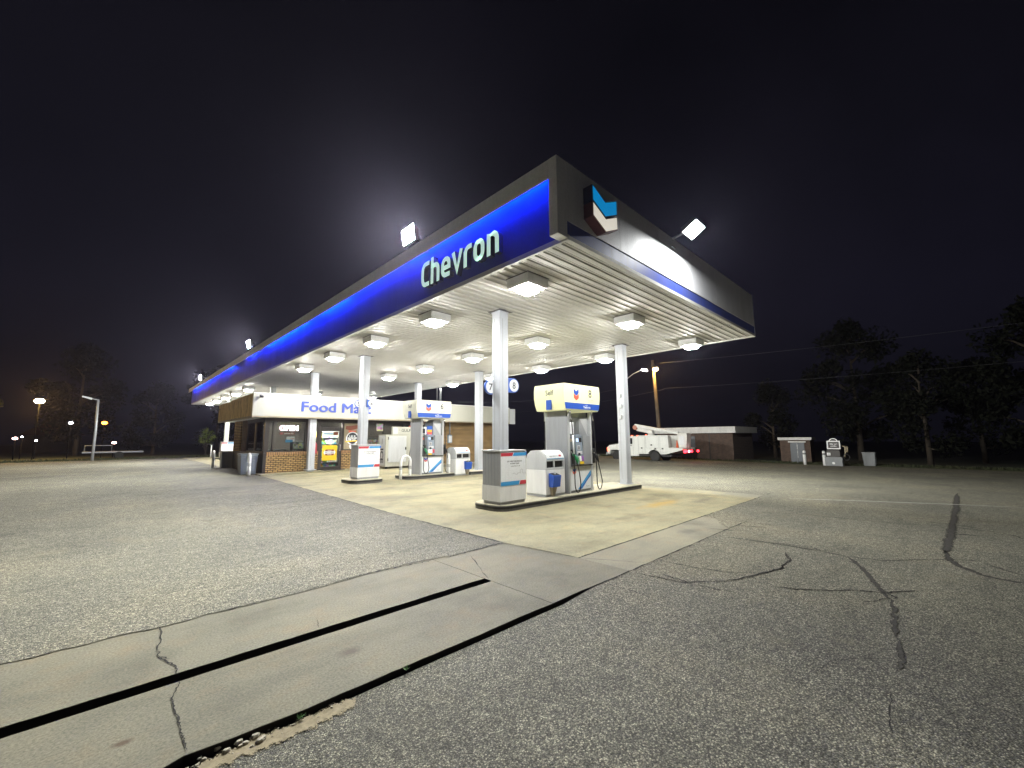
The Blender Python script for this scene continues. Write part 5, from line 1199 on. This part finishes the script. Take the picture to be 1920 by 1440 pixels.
body_poly = [(1.40, 0.62), (0.55, 0.62)] + [(0.55*math.cos(math.radians(a_)), 0.42+0.55*math.sin(math.radians(a_))) for a_ in range(25, 156, 13)] + [(-0.55, 0.62), (-1.0, 0.62), (-2.35, 0.98), (-2.35, 1.12), (-1.25, 1.16), (-1.20, 2.12), (1.40, 2.12)]
ub = tprof(body_poly, 0.0, 0.55, 'utility_body', 'truck', bev=0.02); tprof(body_poly, 1.75, 2.3, 'utility_body', 'truck', bev=0.02)
q = MB()
for (y0, y1, z0, z1) in ((0.75, 1.35, 0.70, 2.05), (-0.45, 0.68, 1.10, 2.05), (-1.12, -0.55, 0.78, 2.05)):
    for s_ in ((y0, y0+0.012, z0, z1), (y1-0.012, y1, z0, z1), (y0, y1, z0, z0+0.012), (y0, y1, z1-0.012, z1)): q.box(-0.004, 0.002, *s_)
q.build('compartment_seam', 'midgrey', ub)
for (y0, z0) in ((0.98, 1.05), (0.12, 1.30), (-0.82, 1.02), (-0.20, 1.01)):
    q = MB(); q.box(-0.03, -0.001, y0, y0+0.14, z0, z0+0.10); q.build('latch', 'trucktrim', ub, bevel=0.01)
q = MB(); q.box(0.551, 1.749, -2.3, 1.38, 0.95, 1.05); q.build('deck', 'midgrey', tk)
q = MB(); q.box(0.1, 2.2, -2.62, -2.36, 0.72, 0.98); q.build('rear_bumper', 'trucktrim', tk, bevel=0.02)
for (x0, x1, mat) in ((0.02, 0.22, 'tail'), (0.55, 1.05, 'tail'), (0.38, 0.50, 'tailwhite'), (1.95, 2.22, 'tail')):
    q = MB(); q.box(x0, x1, -2.68, -2.622, 0.80, 0.97); q.build('tail_light', mat, tk, bevel=0.02)
q = MB(); q.box(-0.02, 0.02, -2.62, -2.42, 0.78, 0.98); q.build('tail_light', 'tail', tk)
q = MB(); q.tube([(0.3, -2.5, 0.98), (0.3, -2.5, 1.5), (0.75, -2.5, 1.5), (0.75, -2.5, 0.98)], 0.022, 8); q.build('grab_rail', 'lightgrey', tk)
# boom: turret, lower arm up to the elbow at the front, upper arm back to the bucket
q = MB(); q.lathe([(0.36, 0), (0.36, 0.12), (0.26, 0.16), (0.24, 0.42)], (1.15, 0.75, 1.9), 16); q.box(0.98, 1.32, 0.55, 0.98, 2.12, 2.5); q.build('turret', 'truck', tk)
def arm(p0, p1, w0, h0, w1, h1, name, mat='truck'):
    p0, p1 = Vector(p0), Vector(p1); d_ = (p1-p0).normalized(); s_ = d_.cross(Z).normalized(); u_ = s_.cross(d_)
    ring = lambda p, w, h: [p+s_*w/2+u_*h/2, p-s_*w/2+u_*h/2, p-s_*w/2-u_*h/2, p+s_*w/2-u_*h/2]
    q = MB(); q.rings([ring(p0, w0, h0), ring(p1, w1, h1)], 0, True, True, False); return q.build(name, mat, tk, bevel=0.03)
arm((1.15, 0.72, 2.40), (1.15, 2.05, 2.66), 0.26, 0.30, 0.22, 0.26, 'lower_boom'); arm((1.02, 2.15, 2.98), (1.02, -1.65, 2.28), 0.24, 0.30, 0.18, 0.20, 'upper_boom')
q = MB(); q.lathe([(0.21, -0.2), (0.21, 0.2)], (1.1, 2.12, 2.82), 16, 0, 'x'); q.build('elbow_joint', 'elbow', tk, bevel=0.02)
q = MB(); q.tube([(1.1, 0.9, 2.45), (1.1, 1.5, 2.78)], 0.05, 8); q.build('hydraulic_ram', 'chrome', tk)
bk = MB(); bk.hexa([(0.62, -2.42, 1.14), (1.32, -2.42, 1.14), (1.32, -1.78, 1.14), (0.62, -1.78, 1.14)], [(0.56, -2.48, 2.20), (1.38, -2.48, 2.20), (1.38, -1.72, 2.20), (0.56, -1.72, 2.20)]); bk.box(0.52, 1.42, -2.52, -1.68, 2.201, 2.26); bko = bk.build('bucket', 'truck', tk, bevel=0.04)
q = MB(); q.box(0.555, 0.575, -2.3, -1.9, 1.35, 2.05); q.build('bucket_step', 'lightgrey', bko, bevel=0.02)
q = MB(); q.box(0.6, 0.68, 2.2, 2.32, 2.085, 2.15); q.box(1.5, 1.58, 2.2, 2.32, 2.085, 2.15); q.build('roof_marker', 'marker', tk)
q = MB(); q.box(0.58, 0.64, 0.9, 1.0, 2.13, 2.19); q.build('roof_marker', 'marker', tk)
wheel(tk, 0.22, 0.0, 0.42, 0.42, 0.30); wheel(tk, 2.08, 0.0, 0.42, 0.42, 0.30); wheel(tk, 0.28, 3.55, 0.42, 0.42, 0.26); wheel(tk, 2.0, 3.55, 0.42, 0.42, 0.26)
t = thing('traffic_cone', 'orange traffic cone standing on the truck deck', 'cone', (TX+0.72, TY-1.62, tz+1.05)); q = MB(); q.lathe([(0.14, 0.0), (0.12, 0.02), (0.025, 0.66), (0.0, 0.66)], n=14); q.build('cone', 'orange', t); q = MB(); q.box(-0.17, 0.17, -0.17, 0.17, 0.001, 0.03); q.build('base', 'orange', t)

def at_x(px_, py_, x):
    d_ = CR*((px_-960)/FPX) + CU*(-(py_-720)/FPX) + CF; return CAMP + d_*((x-CAMP.x)/d_.x)
def pole_at(x, y, h, r, label):
    t = thing('utility_pole', label, 'utility pole', (x, y, gz(x, y))); lean = 0.045
    q = MB(); q.tube([(0, 0, -0.3), (0.0, lean*h*0.5, h*0.5), (0.0, lean*h, h)], [r*1.2, r, r*0.75], 12); q.build('pole', 'pole', t); return t
PB = at_x(1241, 862, 33.5); LP_ = at_x(1229, 695, 33.1); WH = at_x(1209, 697, 33.5)
t = pole_at(33.5, PB.y, 9.6, 0.17, 'wooden utility pole with glowing amber lamp behind the truck')
lz = LP_.z - gz(33.5, 0); lx = -0.4; ly_ = LP_.y - PB.y
q = MB(); q.tube([(0, 0.045*(lz+0.2), lz+0.15), (lx*0.5, ly_, lz+0.33), (lx, ly_, lz+0.30)], 0.035, 8); q.build('lamp_arm', 'midgrey', t)
q = MB(); q.lathe([(0.05, 0.30), (0.16, 0.24), (0.20, 0.12), (0.19, 0.10)], (lx, ly_, lz), 14); q.build('lamp_cap', 'midgrey', t)
q = MB(); q.ball((lx, ly_, lz), 0.22, 0, (1, 1, 0.8)); q.build('lamp_globe', 'sodium', t)
SB = at_x(1160, 790, 33.5); hz_ = WH.z - gz(33.5, 0); dy_ = WH.y - SB.y; ap_ = at_x(1178, 711, 33.5).z - gz(33.5, 0)
t = thing('street_lamp', 'slim arm street lamp glowing white beside the amber pole lamp', 'street lamp', (33.5, SB.y, gz(33.5, 18)))
q = MB(); q.tube([(0, 0, 0), (0, 0, ap_-0.9), (0, dy_*0.2, ap_-0.4), (0, dy_*0.6, ap_+0.35), (0, dy_*0.92, hz_+0.12)], [0.09, 0.07, 0.05, 0.045, 0.04], 10); q.build('pole', 'grey', t)
q = MB(); q.hexa([(-0.16, dy_-0.25, hz_-0.14), (0.16, dy_-0.25, hz_-0.14), (0.16, dy_+0.3, hz_), (-0.16, dy_+0.3, hz_)], [(-0.1, dy_-0.22, hz_+0.08), (0.1, dy_-0.22, hz_+0.08), (0.1, dy_+0.3, hz_+0.2), (-0.1, dy_+0.3, hz_+0.2)]); q.build('lamp_head', 'cool', t, bevel=0.02)
def wire(p0, p1, sag, label, r=0.012):
    p0, p1 = Vector(p0), Vector(p1); q = MB(); q.tube([p0.lerp(p1, i/24) - Z*sag*(1-(2*i/24-1)**2) for i in range(25)], r, 6)
    tag(q.build('overhead_wire', 'wire'), label, 'wire', 'overhead wires at the utility pole')
zz = gz(33.5, 14)
wire((33.5, 14.7, zz+6.6), (33.4, 60, zz+7.4), 1.6, 'overhead wire running from the wooden pole behind the dispensers', 0.014)
wire((33.5, 14.7, zz+6.7), (36, -60, zz+9.5), 1.4, 'overhead wire from the wooden pole towards the trees, lower of two')
wire((33.3, 14.8, zz+9.2), (36, -70, zz+12.5), 1.8, 'overhead wire from the wooden pole top towards the trees')
wire((33.3, 18.3, zz+7.2), (14.9, 23.0, 4.6), 0.5, 'overhead wire from the slim street lamp to the shop', 0.012)

def shed(loc, w, d, h, fh, label, door, over=0.35):
    t = thing('brick_shed', label, 'shed', loc)
    # near face looks to -X; runs along +Y by w
    q = MB(); q.box(0, d, 0, w, -0.3, h-fh*0.5)
    q.build('wall', 'redbrick', t)
    q = MB(); q.box(-over, d+over, -over, w+over, h-fh, h); q.build('roof', 'flags', t, bevel=0.015)
    if door:
        y0, y1, dh = door
        q = MB(); q.box(-0.03, -0.001, y0, y1, 0.02, dh); do_ = q.build('door', 'panelgrey', t); q = MB(); q.box(-0.06, -0.031, (y0+y1)/2-0.01, (y0+y1)/2+0.01, 0.05, dh-0.03); q.ball((-0.07, y0+0.12, dh*0.5), 0.03, 0, nu=8, nv=6); q.build('handle', 'chrome', do_)
        q = MB(); q.box(-0.10, -0.002, y0-0.12, y1+0.12, dh+0.03, dh+0.14); q.build('lintel', 'flags', t)
    return t
t = shed((33.3, 8.7, gz(33.3, 8)), 6.6, 5.2, 2.92, 0.55, 'low red brick outbuilding with broad pale roof fascia behind the truck', None)
q = MB(); q.box(-0.03, -0.001, 3.2, 5.0, 0.0, 2.1); q.build('door', 'panelgrey', t); q = MB(); q.box(-0.02, -0.001, 1.9, 2.0, 0, 2.35); q.build('downpipe', 'dark', t)
sr_ = at_x(1521, 850, 34.6).y; sl2_ = at_x(1464, 850, 34.6).y
shed((34.6, sr_, gz(34.6, 2)), sl2_-sr_, 1.3, 2.02, 0.22, 'small red brick shed with double door and thin pale roof', (0.40, 1.35, 1.58), 0.12)
def bollard(px_, x, label):
    d_ = CR*((px_[0]-960)/FPX) + CU*(-(px_[1]-720)/FPX) + CF; tt = (x-CAMP.x)/d_.x; q_ = CAMP+d_*tt
    t = thing('bollard', label, 'bollard', (x, q_.y, gz(x, 0)), group='white bollards by the air machine')
    q = MB(); q.lathe([(0.10, -0.1), (0.10, 0.92), (0.09, 0.98), (0.05, 1.02), (0.0, 1.03)], n=14); q.build('post', 'white', t); q = MB(); q.lathe([(0.103, 0.74), (0.103, 0.86)], n=14); q.build('band', 'midgrey', t); return q_
q_ = bollard((1510, 871), 31.6, 'white bollard before the small shed door'); bollard((1547, 873), 31.2, 'white bollard directly beside the air machine')
BN = at_x(1631, 866, 32.6)
greybin((32.6, BN.y, gz(32.6, 0)+0.03), 'grey bin standing alone near the dark wood', 'midgrey')
t = thing('air_machine', 'dark coin air machine with white framed sign on top', 'air machine', (30.9, at_x(1564, 860, 30.9).y-0.10, gz(31, 0)))
q = MB(); q.box(0, 0.55, -0.35, 0.62, 0.0, 0.62); q.build('base_cabinet', 'midgrey', t, bevel=0.02)
q = MB(); q.box(0.05, 0.5, -0.25, 0.5, 0.6205, 1.08); q.build('upper_cabinet', 'dark', t, bevel=0.02)
q = MB(); q.lathe([(0.05, -0.02), (0.085, -0.02), (0.085, 0.0), (0.05, 0.0)], (-0.005, 0.15, 0.2), 16, 0, 'x'); q.build('coin_ring', 'white', t)
q = MB(); q.box(0.036, 0.049, 0.28, 0.49, 0.72, 0.90); q.box(0.03, 0.0355, 0.31, 0.46, 0.79, 0.82, 1); q.build('price_label', ['white', 'print'], t)
q = MB(); q.box(0.1, 0.16, 0.05, 0.12, 1.08, 1.16); q.box(0.08, 0.16, -0.28, 0.42, 1.17, 1.70, 0); q.stroke([(-0.27, 1.185), (0.41, 1.185), (0.41, 1.685), (-0.27, 1.685)], 0.07, (0.078, 0, 0), Y, Z, -X, 0, 0.01, 1, None, True); q.stroke(arc(0.07, 1.70, 0.22, 0.17, 0, 180, 10), 0.05, (0.1, 0, 0), Y, Z, -X, 0, 0.02, 1); q.dashes((0.079, 0.07, 1.50), -Y, Z, -X, 0.07, 0.4, 1, seed=3); q.dashes((0.079, 0.07, 1.36), -Y, Z, -X, 0.06, 0.34, 1, seed=6); q.build('sign', ['dark', 'white'], t)
q = MB(); q.tube([(0.25, -0.36, 1.35), (0.25, -0.52, 1.35), (0.25, -0.52, 0.95), (0.25, -0.44, 0.62)], 0.05, 8, 0); q.tube([(0.25, -0.64, 1.35), (0.25, -0.62, 0.95)], 0.05, 8, 0); q.build('hose_holder', 'tan', t)
q = MB(); q.tube([(0.2, -0.56+0.17*math.cos(a_*0.5), 0.62+0.20*math.sin(a_*0.5)) for a_ in range(27)], 0.025, 8); q.build('air_hose', 'black', t)

# ================================================================ FAR LEFT: street lamps, far lights, car
def at_y(px_, py_, y):
    d_ = CR*((px_-960)/FPX) + CU*(-(py_-720)/FPX) + CF; return CAMP + d_*((y-CAMP.y)/d_.y)
b0 = at_y(172, 866, 42.9); b0.z = gz(0, 42)
t = thing('street_lamp', 'unlit grey street lamp standing at the lot edge', 'street lamp', b0)
q = MB(); q.tube([(0, 0, -0.2), (0.0, 0, 2.5), (-0.06, 0, 4.85)], [0.10, 0.085, 0.07], 12); q.build('pole', 'grey', t); q = MB(); q.tube([(-0.06, 0, 4.82), (-0.3, 0, 4.86), (-0.42, 0, 4.9)], 0.04, 8); q.build('lamp_arm', 'grey', t)
q = MB(); q.hexa([(-1.0, -0.16, 4.98), (-0.42, -0.14, 4.80), (-0.42, 0.14, 4.80), (-1.0, 0.16, 4.98)], [(-0.98, -0.1, 5.10), (-0.40, -0.08, 4.95), (-0.40, 0.08, 4.95), (-0.98, 0.1, 5.10)]); q.build('lamp_head', 'lightgrey', t, bevel=0.02)
def far_lamp(px_, py_, y, mat, r, label, name='street_lamp', pole=True, grp='distant small lights beyond the lot'):
    p_ = at_y(px_, py_, y); t = thing(name, label, 'street light', (p_.x, p_.y, 0.1), group=grp)
    q = MB(); q.ball((0, 0, p_.z-0.1), r, 0, (1.2, 1, 0.8)); q.build('lamp_globe', mat, t)
    q = MB(); q.tube([(0.0, 0.3, -0.5), (0.0, 0.3, p_.z-0.1+r*0.8)], 0.04, 8); q.tube([(0, 0.3, p_.z-0.1+r*0.8), (0, 0, p_.z-0.1+r*0.85)], 0.03, 8); q.build('pole', 'blackpole', t)
far_lamp(74, 752, 49, 'sodiumfar', 0.25, 'distant amber street light, highest of the small far lights')
far_lamp(196, 793, 49.5, 'orangefar', 0.17, 'distant orange light beside the unlit street lamp')
far_lamp(133, 793, 50, 'whitefar', 0.12, 'distant white light between the amber light and unlit street lamp')
far_lamp(28, 822, 50, 'pinkfar', 0.13, 'distant pinkish light low below the amber street light')
far_lamp(41, 819, 51, 'whitefar', 0.06, 'tiny distant white light beside the pinkish one')
far_lamp(67, 826, 51, 'whitefar', 0.08, 'small distant white light below the reddish roof')
far_lamp(214, 830, 49, 'pinkfar', 0.13, 'distant pale light low above the parked trailer')
p_ = at_y(95, 823, 80)
t = thing('house', 'dark distant house with dull reddish hipped roof', 'house', (p_.x-2.6, 80, 0.1)); q = MB(); q.box(0, 5.4, 0, 5, -0.5, 2.4); q.build('wall', 'farwall', t)
q = MB(); q.hexa([(-0.4, -0.4, 2.41), (5.8, -0.4, 2.41), (5.8, 5.4, 2.41), (-0.4, 5.4, 2.41)], [(1.6, 2.0, 4.0), (3.8, 2.0, 4.0), (3.8, 3.0, 4.0), (1.6, 3.0, 4.0)]); q.build('roof', 'farroof', t)
p_ = at_y(205, 855, 47)
t = thing('flatbed_trailer', 'low dark trailer parked beyond the lot edge behind the unlit lamp', 'trailer', (p_.x-1.7, 47, 0.1))
q = MB(); q.box(0, 3.9, 0, 1.8, 0.55, 0.68); q.build('deck', 'midgrey', t); q = MB(); q.box(-0.02, 3.92, -0.03, -0.001, 0.60, 0.66); q.build('side_rail', 'grey', t)
q = MB()
for y_ in (0.05, 1.75): q.tube([(0.1, y_, 0.68), (0.1, y_, 1.2), (1.8, y_, 1.2), (1.8, y_, 0.68)], 0.025, 8)
q.build('rail_frame', 'midgrey', t); wheel(t, 0, 0, 0, 0.001, 0.001) if False else None
for yy_ in (0.0, 1.8):
    q = MB(); q.lathe([(0.20, -0.1), (0.33, -0.1), (0.33, 0.1), (0.20, 0.1), (0.05, 0.05)], (2.3, yy_, 0.33), 20, 0, 'y'); q.build('wheel', 'tyre', t)

# ================================================================ TREES
def crown_mesh(seed, h, r, nl, leaf, base):
    rr = random.Random(seed); mb = MB(); cl = []
    for _ in range(26):
        a_ = rr.uniform(0, 6.283); u = rr.random(); zc = base+(h-base)*u; rad = r*(math.sin(math.pi*min(u*0.85+0.15, 1))**0.7)*rr.uniform(0.3, 1.0)
        cl.append((Vector((rad*math.cos(a_), rad*math.sin(a_), zc)), rr.uniform(0.45, 1.0)*r*0.45))
    for _ in range(nl):
        c, s_ = rr.choice(cl); d_ = Vector((rr.gauss(0, 1), rr.gauss(0, 1), rr.gauss(0, 0.8))); d_ = d_.normalized()*s_*rr.random()**0.45
        p = c+d_; a_ = Vector((rr.gauss(0, 1), rr.gauss(0, 1), rr.gauss(0, 1))).normalized(); b_ = a_.cross(Vector((rr.gauss(0, 1), rr.gauss(0, 1), rr.gauss(0, 1)))).normalized(); l = leaf*rr.uniform(0.6, 1.4)
        mb.add([p-a_*l, p+b_*l*0.5, p+a_*l, p-b_*l*0.5], [(0, 1, 2, 3)])
    return mb, cl
def make_tree(seed, h, r, nl, leaf, mat, label, base=None, group='dark trees around the lot'):
    base = base if base is not None else h*0.18
    t = thing('tree', label, 'tree', group=group); mb, cl = crown_mesh(seed, h, r, nl, leaf, base); mb.build('crown', mat, t, recalc=False)
    q = MB(); q.tube([(0, 0, -0.4), (0.05, 0, h*0.3), (0.0, 0.1, h*0.75)], [r*0.07, r*0.05, r*0.02], 8)
    for c, s_ in cl[::3]: q.tube([(0, 0, max(c.z-1.4, h*0.15)), (c.x*0.5, c.y*0.5, c.z-0.5), tuple(c)], [r*0.03, r*0.02, r*0.008], 6)
    q.build('trunk', 'bark', t); return t
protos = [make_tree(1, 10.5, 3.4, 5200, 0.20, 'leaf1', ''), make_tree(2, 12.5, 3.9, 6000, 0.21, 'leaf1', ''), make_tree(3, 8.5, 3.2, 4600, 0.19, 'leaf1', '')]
spots = [((38.5, -3.0), 0, 'dark leafy tree just behind the lone grey bin'), ((38.0, -8.5), 1, 'tall dark tree at the lot edge past the lone bin'), ((40.5, -13.5), 2, 'dark leafy tree at the lot edge, two trees past the lone bin'), ((44, 1.5), 1, 'tall dark tree behind the small brick shed'), ((46, -6), 0, 'dark tree in the second row behind the lone bin'),
         ((45, 8.5), 2, 'round dark tree behind the low brick outbuilding'), ((36.5, -17.5), 1, 'tall dark tree at the lot edge, three trees past the lone bin'), ((47, -19), 0, 'dark tree deep behind the lot-edge trees past the lone bin'),
         ((-1.5, 56), 2, 'round dark tree behind the far canopy end'), ((-7.5, 60), 1, 'tall dark tree behind the unlit street lamp'), ((4.5, 58), 0, 'dark tree behind the rear pipe guard'), ((-15, 52), 2, 'dark round tree beyond the distant amber light'), ((11, 60), 1, 'tall dark tree hidden behind the shop'), ((-24, 50), 0, 'dark tree beyond the distant pinkish light')]
for i, ((x, y), k, lab) in enumerate(spots):
    src = protos[k]
    o = src if not src['label' if 'label' in src else 'category'] == lab and 'used' not in src else copy_tree(src)
    src['used'] = 1
    if 'used' in o: del o['used']
    src['used'] = 1
    o.location = (x, y, gz(min(x, 40), y)); o.rotation_euler = (0, 0, i*1.7); s_ = (0.78 if x > 20 else 0.85)+0.07*(i % 4); o.scale = (s_, s_, s_); o['label'] = lab
for s_ in protos:
    if 'used' in s_: del s_['used']
for o in list(COL.objects):
    if 'used' in o: del o['used']
p_ = at_y(387, 822, 45.5)
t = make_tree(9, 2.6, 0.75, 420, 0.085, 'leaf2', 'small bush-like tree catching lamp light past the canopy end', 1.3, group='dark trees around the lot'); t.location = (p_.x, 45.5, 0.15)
t = thing('marker_post', 'thin pale post at the lot edge under the lit young tree', 'post', (at_y(395, 855, 43.0).x, 43.0, 0.15)); q = MB(); q.tube([(0, 0, -0.1), (0, 0, 1.1)], 0.05, 8); q.build('post', 'white', t)
# rough grass along the lot edges
def tufts(name, x0, x1, y0, y1, n, lab, seed):
    rr = random.Random(seed); mb = MB()
    for _ in range(n):
        x = rr.uniform(x0, x1); y = rr.uniform(y0, y1); z = verge_z(x, y); h = rr.uniform(0.05, 0.2); a_ = rr.uniform(0, 6.28); l = rr.uniform(0.02, 0.05); dx, dy = math.cos(a_)*l, math.sin(a_)*l
        mb.add([(x-dx, y-dy, z), (x+dx, y+dy, z), (x+rr.uniform(-.05, .05), y+rr.uniform(-.05, .05), z+h)], [(0, 1, 2)])
    tag(mb.build(name, 'soil', recalc=False), lab, 'grass', kind='stuff')
tufts('grass', XR+0.2, XR+2.0, -25, 25, 5000, 'short dark grass along the lot edge by the air machine', 1); tufts('grass', -30, 15, YF+0.2, YF+2.2, 5000, 'short dark grass along the lot edge by the unlit street lamp', 2)

# ================================================================ WORLD, CAMERA, RENDER
w = bpy.data.worlds.new('World'); scene.world = w; w.use_nodes = True
t = w.node_tree; t.nodes.clear()
out = t.nodes.new('ShaderNodeOutputWorld'); bg = t.nodes.new('ShaderNodeBackground')
tc = t.nodes.new('ShaderNodeTexCoord'); sp = t.nodes.new('ShaderNodeSeparateXYZ'); L(t, tc, 'Generated', sp, 0)
rmp = ramp(t, [(0.0, (0.0025, 0.0025, 0.0042)), (0.25, (0.0035, 0.0034, 0.0062)), (0.55, (0.0030, 0.0029, 0.0048)), (0.9, (0.0017, 0.0016, 0.0026))]); L(t, sp, 2, rmp, 0)
ns = node(t, 'ShaderNodeTexNoise', i_Scale=2.2, i_Detail=5.0, i_Roughness=0.6); L(t, tc, 'Generated', ns, 'Vector')
nr = ramp(t, [(0.3, (0.7, 0.7, 0.72)), (0.7, (1.3, 1.25, 1.3))]); L(t, ns, 0, nr, 0)
mx = mixc(t, 1.0, (rmp, 0), (nr, 0), 'MULTIPLY'); L(t, mx, 2, bg, 0); bg.inputs[1].default_value = 1.0
L(t, bg, 0, out, 0)

cd = bpy.data.cameras.new('camera'); co = bpy.data.objects.new('camera', cd); COL.objects.link(co)
cd.sensor_fit = 'HORIZONTAL'; cd.sensor_width = 36.0; cd.lens = 36.0*FPX/1920; cd.clip_start = 0.05; cd.clip_end = 1000
mt = Matrix.Identity(4)
for i in range(3): mt[i][0] = CR[i]; mt[i][1] = CU[i]; mt[i][2] = -CF[i]; mt[i][3] = CAMP[i]
co.matrix_world = mt; scene.camera = co
HAZE = 0.00040
hz = MB(); hz.box(-325, 325, -325, 325, -8.2, 16.5); hzo = hz.build('glow_haze', [])  # haze volume added to spread a glow around the lamps
m, t, out = nt('lamp_glow_haze'); pvn = t.nodes.new('ShaderNodeVolumePrincipled'); pvn.inputs['Color'].default_value = (0.70, 0.66, 0.95, 1); pvn.inputs['Density'].default_value = HAZE; pvn.inputs['Anisotropy'].default_value = 0.80
L(t, pvn, 0, out, 'Volume'); hzo.data.materials.append(m); hzo['kind'] = 'stuff'


scene.view_settings.view_transform = 'Standard'; scene.view_settings.look = 'None'; scene.view_settings.exposure = 0.6; scene.view_settings.gamma = 1.0
cy = scene.cycles; cy.max_bounces = 7; cy.diffuse_bounces = 4; cy.glossy_bounces = 3; cy.transparent_max_bounces = 8
cy.caustics_reflective = False; cy.caustics_refractive = False; cy.sample_clamp_indirect = 6.0; cy.use_denoising = True; cy.use_light_tree = True
